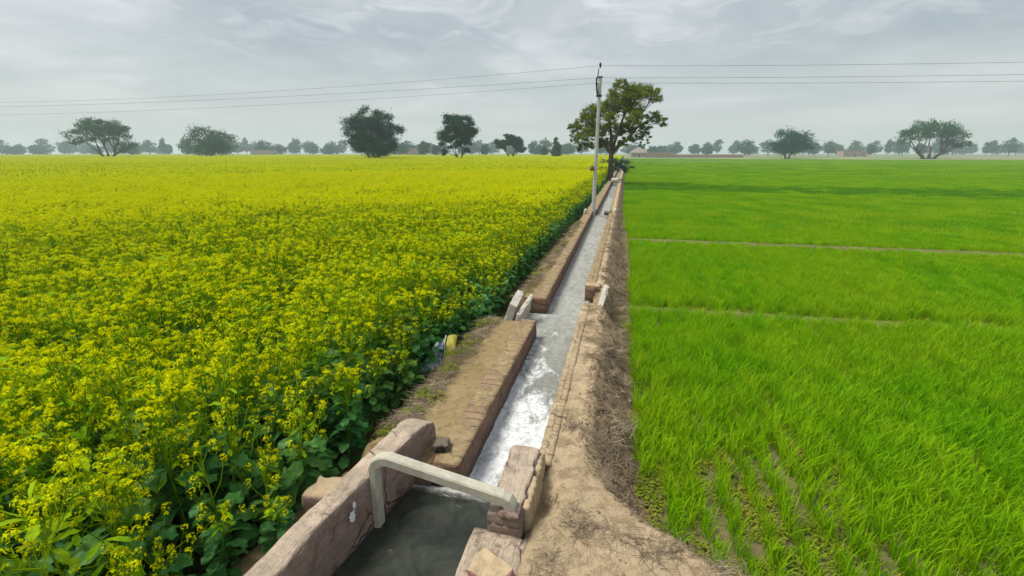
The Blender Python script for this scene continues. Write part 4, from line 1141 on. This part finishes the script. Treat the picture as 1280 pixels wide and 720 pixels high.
def at_px(px, D):    # ground point at picture column px and distance D along the view
    a = (px - 640) / F_PX; Fh = math.cos(R(16.793)) + 0.302 * math.sin(R(16.793))
    X = -Fh * math.sin(YAW) + a * math.cos(YAW); Y = Fh * math.cos(YAW) + a * math.sin(YAW)
    n_ = math.hypot(X, Y); q = D / (Fh)
    return X * q, Y * q
def far_tree(px0, px1, ytop, D, label, seed, group=None, shape='round', stems=1, n=5000, mat='far_leaf', name='field_tree', ybot=191):
    x, y = at_px((px0 + px1) / 2, D); s_ = D / 585.0
    w = (px1 - px0) * s_; h = (191 - ytop) * s_ + 2.95 * 0 + 2.95
    r_ = np.random.default_rng(seed)
    lum = []
    fz = h * 0.15
    if shape == 'round':
        for k in range(9):
            a = r_.random() * 6.283; q = 0.30 * math.sqrt(r_.random())
            zz = h * (0.28 + 0.50 * (k + r_.random()) / 9); sh = 1 - 0.4 * abs(zz / h - 0.55)
            lum.append((w * q * math.cos(a) * sh * 1.3, w * q * math.sin(a) * sh, zz, w * 0.24, h * 0.15))
        lum.append((0, 0, h * .8, w * .22, h * .15)); lum.append((-w * .30, 0, h * .45, w * .2, h * .22)); lum.append((w * .30, 0, h * .45, w * .2, h * .22)); lum.append((0, 0, h * .3, w * .3, h * .12))
    elif shape == 'fork':
        for sx, top in ((-0.22, 0.86), (0.22, 0.84)):
            for k in range(4):
                lum.append((w * (sx + 0.07 * r_.normal()), w * 0.12 * r_.normal(), h * (top - 0.15 * k), w * (0.22 if k < 3 else 0.14), h * 0.13))
        lum.append((-w * .45, 0, h * .36, w * .11, h * .18)); lum.append((0, 0, h * .5, w * .16, h * .14))
    elif shape == 'wide':
        for k in range(8):
            u = (k + .5) / 8 - .5
            lum.append((w * u * .86, w * .1 * r_.normal(), h * (0.50 + 0.22 * math.cos(u * 3 + .4) + .07 * r_.normal()), w * .13, h * .2))
        lum.append((w * .1, 0, h * .80, w * .16, h * .15)); lum.append((w * .25, 0, h * .74, w * .14, h * .16))
    elif shape == 'slim':
        for k in range(6): lum.append((w * .08 * r_.normal(), 0, h * (0.22 + 0.13 * k), w * (0.42 - 0.02 * abs(k - 2) ** 2), h * .12))
    # axes in camera-free world terms: the lumps' x axis simply lies across the view
    ca, sa = math.cos(YAW), math.sin(YAW)
    lum = [(a * ca - b * sa, a * sa + b * ca, c, d, e) for a, b, c, d, e in lum]
    return tree(name, (x, y, 0), lum, n, max(0.13, s_ * 0.9), max(0.15, w * 0.03), fz, label, 'tree', group, seed, mat, 14, stems, 0.2, twigs=D < 190, tight=0.20)
far_tree(437, 496, 135, 135, 'broad dense dark green tree, largest of the distant trees over the mustard', 41, stems=3, n=34000)
far_tree(553, 596, 146, 135, 'dark tree with a two lobed crown and forked trunk behind the mustard', 42, shape='fork', stems=2, n=24000)
far_tree(620, 657, 169, 190, 'wide low tree with a ragged crown right of the two lobed tree', 43, shape='wide', stems=2, n=11000)
far_tree(689, 701, 173, 200, 'slim dark upright tree left of the electric pole', 44, shape='slim', n=6000)
far_tree(523, 538, 175, 330, 'small hazy round tree just left of the two lobed tree', 45, n=2500)
far_tree(601, 612, 179, 360, 'small hazy tree just right of the two lobed tree', 46, n=1500)
far_tree(676, 685, 183, 300, 'tiny round tree just left of the slim dark tree', 47, n=1200)
far_tree(540, 552, 180, 340, 'low hazy tree touching the left of the two lobed tree', 48, n=1500)
far_tree(494, 511, 178, 380, 'hazy tree just right of the largest dark tree', 49, n=1800)
far_tree(230, 292, 158, 210, 'mid sized dark tree standing alone in the left third over the mustard', 50, stems=2, n=9000)
far_tree(95, 175, 150, 190, 'big bushy dark tree toward the far left of the mustard field', 51, shape='wide', stems=3, n=12000)
far_tree(960, 1010, 160, 240, 'round dark tree standing alone beyond the wheat on the right', 52, stems=2, n=8000)
far_tree(1120, 1205, 152, 230, 'widest dark tree beyond the wheat toward the right edge', 53, shape='wide', stems=3, n=10000)
rt_ = np.random.default_rng(77)
for k in range(130):
    px = -30 + k * 10.3 + rt_.normal() * 6
    D = 420 + 260 * rt_.random(); w = 9 + 13 * rt_.random(); hgt = 7 + 10 * rt_.random() ** 1.5
    far_tree(px - w / 2, px + w / 2, 189 - hgt, D, 'one of the faint low trees making up the continuous distant treeline', 1000 + k, 'trees of the distant treeline', n=700, name='treeline_tree')

# ------------------------------------------------------------------ distant houses
M['mud'] = mat_plain('mud_wall', (0.34, 0.24, 0.18), 0.9, 0.15, 0.5, 0.2)
M['roof'] = mat_plain('roof', (0.25, 0.20, 0.17), 0.9, 0.15, 0.5, 0.2)
M['dark'] = mat_plain('dark_opening', (0.05, 0.04, 0.035), 0.7, 0.1, 2, 0)
def bx(mb, lo, hi, mi=0):
    x0, y0, z0 = lo; x1, y1, z1 = hi
    mb.add([(x0, y0, z0), (x1, y0, z0), (x1, y1, z0), (x0, y1, z0), (x0, y0, z1), (x1, y0, z1), (x1, y1, z1), (x0, y1, z1)],
           [(0, 3, 2, 1), (4, 5, 6, 7), (0, 1, 5, 4), (1, 2, 6, 5), (2, 3, 7, 6), (3, 0, 4, 7)], mi)
def house(px, D, w, d, h, label, pitched=False):
    x, y = at_px(px, D); root = empty('farm_house', (x, y, 0), label, 'house'); root.rotation_euler.z = YAW * 0.6
    mb = MB(); bx(mb, (-w / 2, -d / 2, -.1), (w / 2, d / 2, h)); link('wall', mb.mesh('wall', M['mud']), root)
    mb = MB()
    if pitched:
        mb.add([(-w / 2 - .3, -d / 2 - .3, h), (w / 2 + .3, -d / 2 - .3, h), (w / 2 + .3, d / 2 + .3, h), (-w / 2 - .3, d / 2 + .3, h), (-w * .1, 0, h + w * .32), (w * .1, 0, h + w * .32)],
               [(0, 1, 5, 4), (1, 2, 5), (2, 3, 4, 5), (3, 0, 4), (0, 3, 2, 1)])
    else:
        bx(mb, (-w / 2 - .15, -d / 2 - .15, h + .002), (w / 2 + .15, d / 2 + .15, h + .35))
    link('roof', mb.mesh('roof', M['roof']), root)
    mb = MB(); bx(mb, (-0.6, -d / 2 - .06, 0), (0.6, -d / 2 - .003, 2.1)); link('door', mb.mesh('door', M['dark']), root)
    for sx in (-0.32, 0.32):
        mb = MB(); bx(mb, (w * sx - .5, -d / 2 - .05, 1.2), (w * sx + .5, -d / 2 - .003, 2.2)); link('window', mb.mesh('window', M['dark']), root)
house(798, 330, 11, 8, 3.0, 'brown peaked roof farm building beyond the wheat, right of the lone tree', True)
house(822, 345, 22, 8, 3.2, 'long low brown farm building at the horizon, right of the peaked one')
house(518, 400, 16, 8, 6.5, 'pale pinkish house in the haze between the largest tree and the round tree')
house(1065, 380, 18, 9, 4.2, 'low flat roofed farm house beyond the wheat on the right')
house(330, 420, 20, 9, 5.0, 'flat roofed farm house in the haze on the left')
def field_wall(px0, px1, D, h, label):
    x0, y0 = at_px(px0, D); x1, y1 = at_px(px1, D); mb = MB()
    L_ = math.hypot(x1 - x0, y1 - y0); bx(mb, (0, -.15, -.1), (L_, .15, h))
    tag(link('boundary_wall', mb.mesh('boundary_wall', M['mud']), None, (x0, y0, 0), (0, 0, math.atan2(y1 - y0, x1 - x0))), label, 'wall')
field_wall(806, 930, 300, 1.8, 'long low brown boundary wall at the horizon beyond the wheat')

# ------------------------------------------------------------------ haze
hz = MB(); bx(hz, (-1550, -1550, -1.0), (1550, 1550, 24.0))
t = NT('haze_air'); vol = t.n('ShaderNodeVolumePrincipled')
vol.inputs['Color'].default_value = (0.72, 0.86, 0.95, 1); vol.inputs['Density'].default_value = 0.0006; vol.inputs['Anisotropy'].default_value = 0.2
t.l(vol.outputs[0], t.out.inputs['Volume'])
ho = link('haze', hz.mesh('haze', t.m)); tag(ho, 'thin pale haze over the fields', 'haze', kind='stuff'); 
t.m.cycles.homogeneous_volume = True if hasattr(t.m.cycles, 'homogeneous_volume') else False

# ------------------------------------------------------------------ light
SUN_EL, SUN_AZ = R(62), R(-98)      # azimuth from +Y, negative = left
sd = Vector((math.sin(SUN_AZ) * math.cos(SUN_EL), math.cos(SUN_AZ) * math.cos(SUN_EL), math.sin(SUN_EL)))
sl = bpy.data.lights.new('sun', 'SUN'); sl.energy = 3.7; sl.angle = R(22); sl.color = (1.0, 0.95, 0.86)
so = bpy.data.objects.new('sun', sl); COL.objects.link(so); so.rotation_euler = (-sd).to_track_quat('-Z', 'Y').to_euler(); so.location = (0, 0, 60)
wd_ = bpy.data.worlds.new('World'); scene.world = wd_; wd_.use_nodes = True
nt = wd_.node_tree; nt.nodes.clear()
N = nt.nodes.new; Lk = nt.links.new
out = N('ShaderNodeOutputWorld'); bg = N('ShaderNodeBackground'); bg.inputs['Strength'].default_value = 0.086
sky = N('ShaderNodeTexSky'); sky.sky_type = 'NISHITA'; sky.sun_disc = False; sky.sun_elevation = SUN_EL; sky.sun_rotation = SUN_AZ; sky.air_density = 1.0; sky.dust_density = 2.0
tc = N('ShaderNodeTexCoord'); sx_ = N('ShaderNodeSeparateXYZ'); Lk(tc.outputs['Generated'], sx_.inputs[0])
def wm_(op, a, b=None, clamp=False):
    n_ = N('ShaderNodeMath'); n_.operation = op; n_.use_clamp = clamp
    for s_, v in ((0, a), (1, b)):
        if v is None: continue
        if hasattr(v, 'is_linked'): Lk(v, n_.inputs[s_])
        else: n_.inputs[s_].default_value = v
    return n_.outputs[0]
zc = wm_('ADD', wm_('MAXIMUM', sx_.outputs['Z'], 0.0), 0.10)
cb = N('ShaderNodeCombineXYZ'); Lk(wm_('DIVIDE', sx_.outputs['X'], zc), cb.inputs[0]); Lk(wm_('DIVIDE', sx_.outputs['Y'], zc), cb.inputs[1])
def wnoise(scale, det, rough, dist):
    n_ = N('ShaderNodeTexNoise'); n_.inputs['Scale'].default_value = scale; n_.inputs['Detail'].default_value = det; n_.inputs['Roughness'].default_value = rough; n_.inputs['Distortion'].default_value = dist
    Lk(cb.outputs[0], n_.inputs['Vector']); return n_.outputs['Fac']
def wramp(f_, stops):
    n_ = N('ShaderNodeValToRGB'); e = n_.color_ramp.elements
    while len(e) < len(stops): e.new(0.5)
    for k, (p, c) in enumerate(stops): e[k].position = p; e[k].color = (*c, 1) if hasattr(c, '__len__') else (c, c, c, 1)
    Lk(f_, n_.inputs[0]); return n_.outputs[0]
def wmix(f_, a, b, mode='MIX'):
    n_ = N('ShaderNodeMix'); n_.data_type = 'RGBA'; n_.blend_type = mode
    for s_, v in ((0, f_), (6, a), (7, b)):
        if hasattr(v, 'is_linked'): Lk(v, n_.inputs[s_])
        elif s_ == 0: n_.inputs[0].default_value = v
        else: n_.inputs[s_].default_value = (*v, 1)
    return n_.outputs[2]
# overcast sheet (values are in the sky texture's units, scaled by the strength)
c1 = wnoise(0.55, 8, 0.55, 0.5); c2 = wnoise(2.6, 7, 0.6, 0.8)
cl = wramp(c1, [(0.34, (3.7, 4.35, 4.8)), (0.50, (4.9, 5.4, 5.7)), (0.64, (7.0, 7.3, 7.5))])
hi = wramp(c2, [(0.48, 0.0), (0.66, 0.7)])
elev = wramp(sx_.outputs['Z'], [(0.12, 0.0), (0.32, 1.0)])
cl = wmix(wm_('MULTIPLY', hi, elev), cl, (8.9, 9.1, 9.2))
low = wramp(sx_.outputs['Z'], [(0.0, 1.0), (0.22, 0.0)])
cl = wmix(low, cl, (6.1, 6.5, 6.2))
col = wmix(0.90, sky.outputs[0], cl)
Lk(col, bg.inputs['Color']); Lk(bg.outputs[0], out.inputs['Surface'])

# ------------------------------------------------------------------ render settings
scene.view_settings.view_transform = 'Standard'; scene.view_settings.look = 'None'
scene.view_settings.exposure = 0.36; scene.view_settings.gamma = 1.0
scene.view_settings.use_curve_mapping = False
scene.render.engine = 'CYCLES'
scene.cycles.use_denoising = True
scene.cycles.max_bounces = 6; scene.cycles.diffuse_bounces = 3; scene.cycles.glossy_bounces = 2; scene.cycles.transmission_bounces = 4
scene.cycles.volume_bounces = 1
scene.cycles.use_adaptive_sampling = True; scene.cycles.adaptive_threshold = 0.02
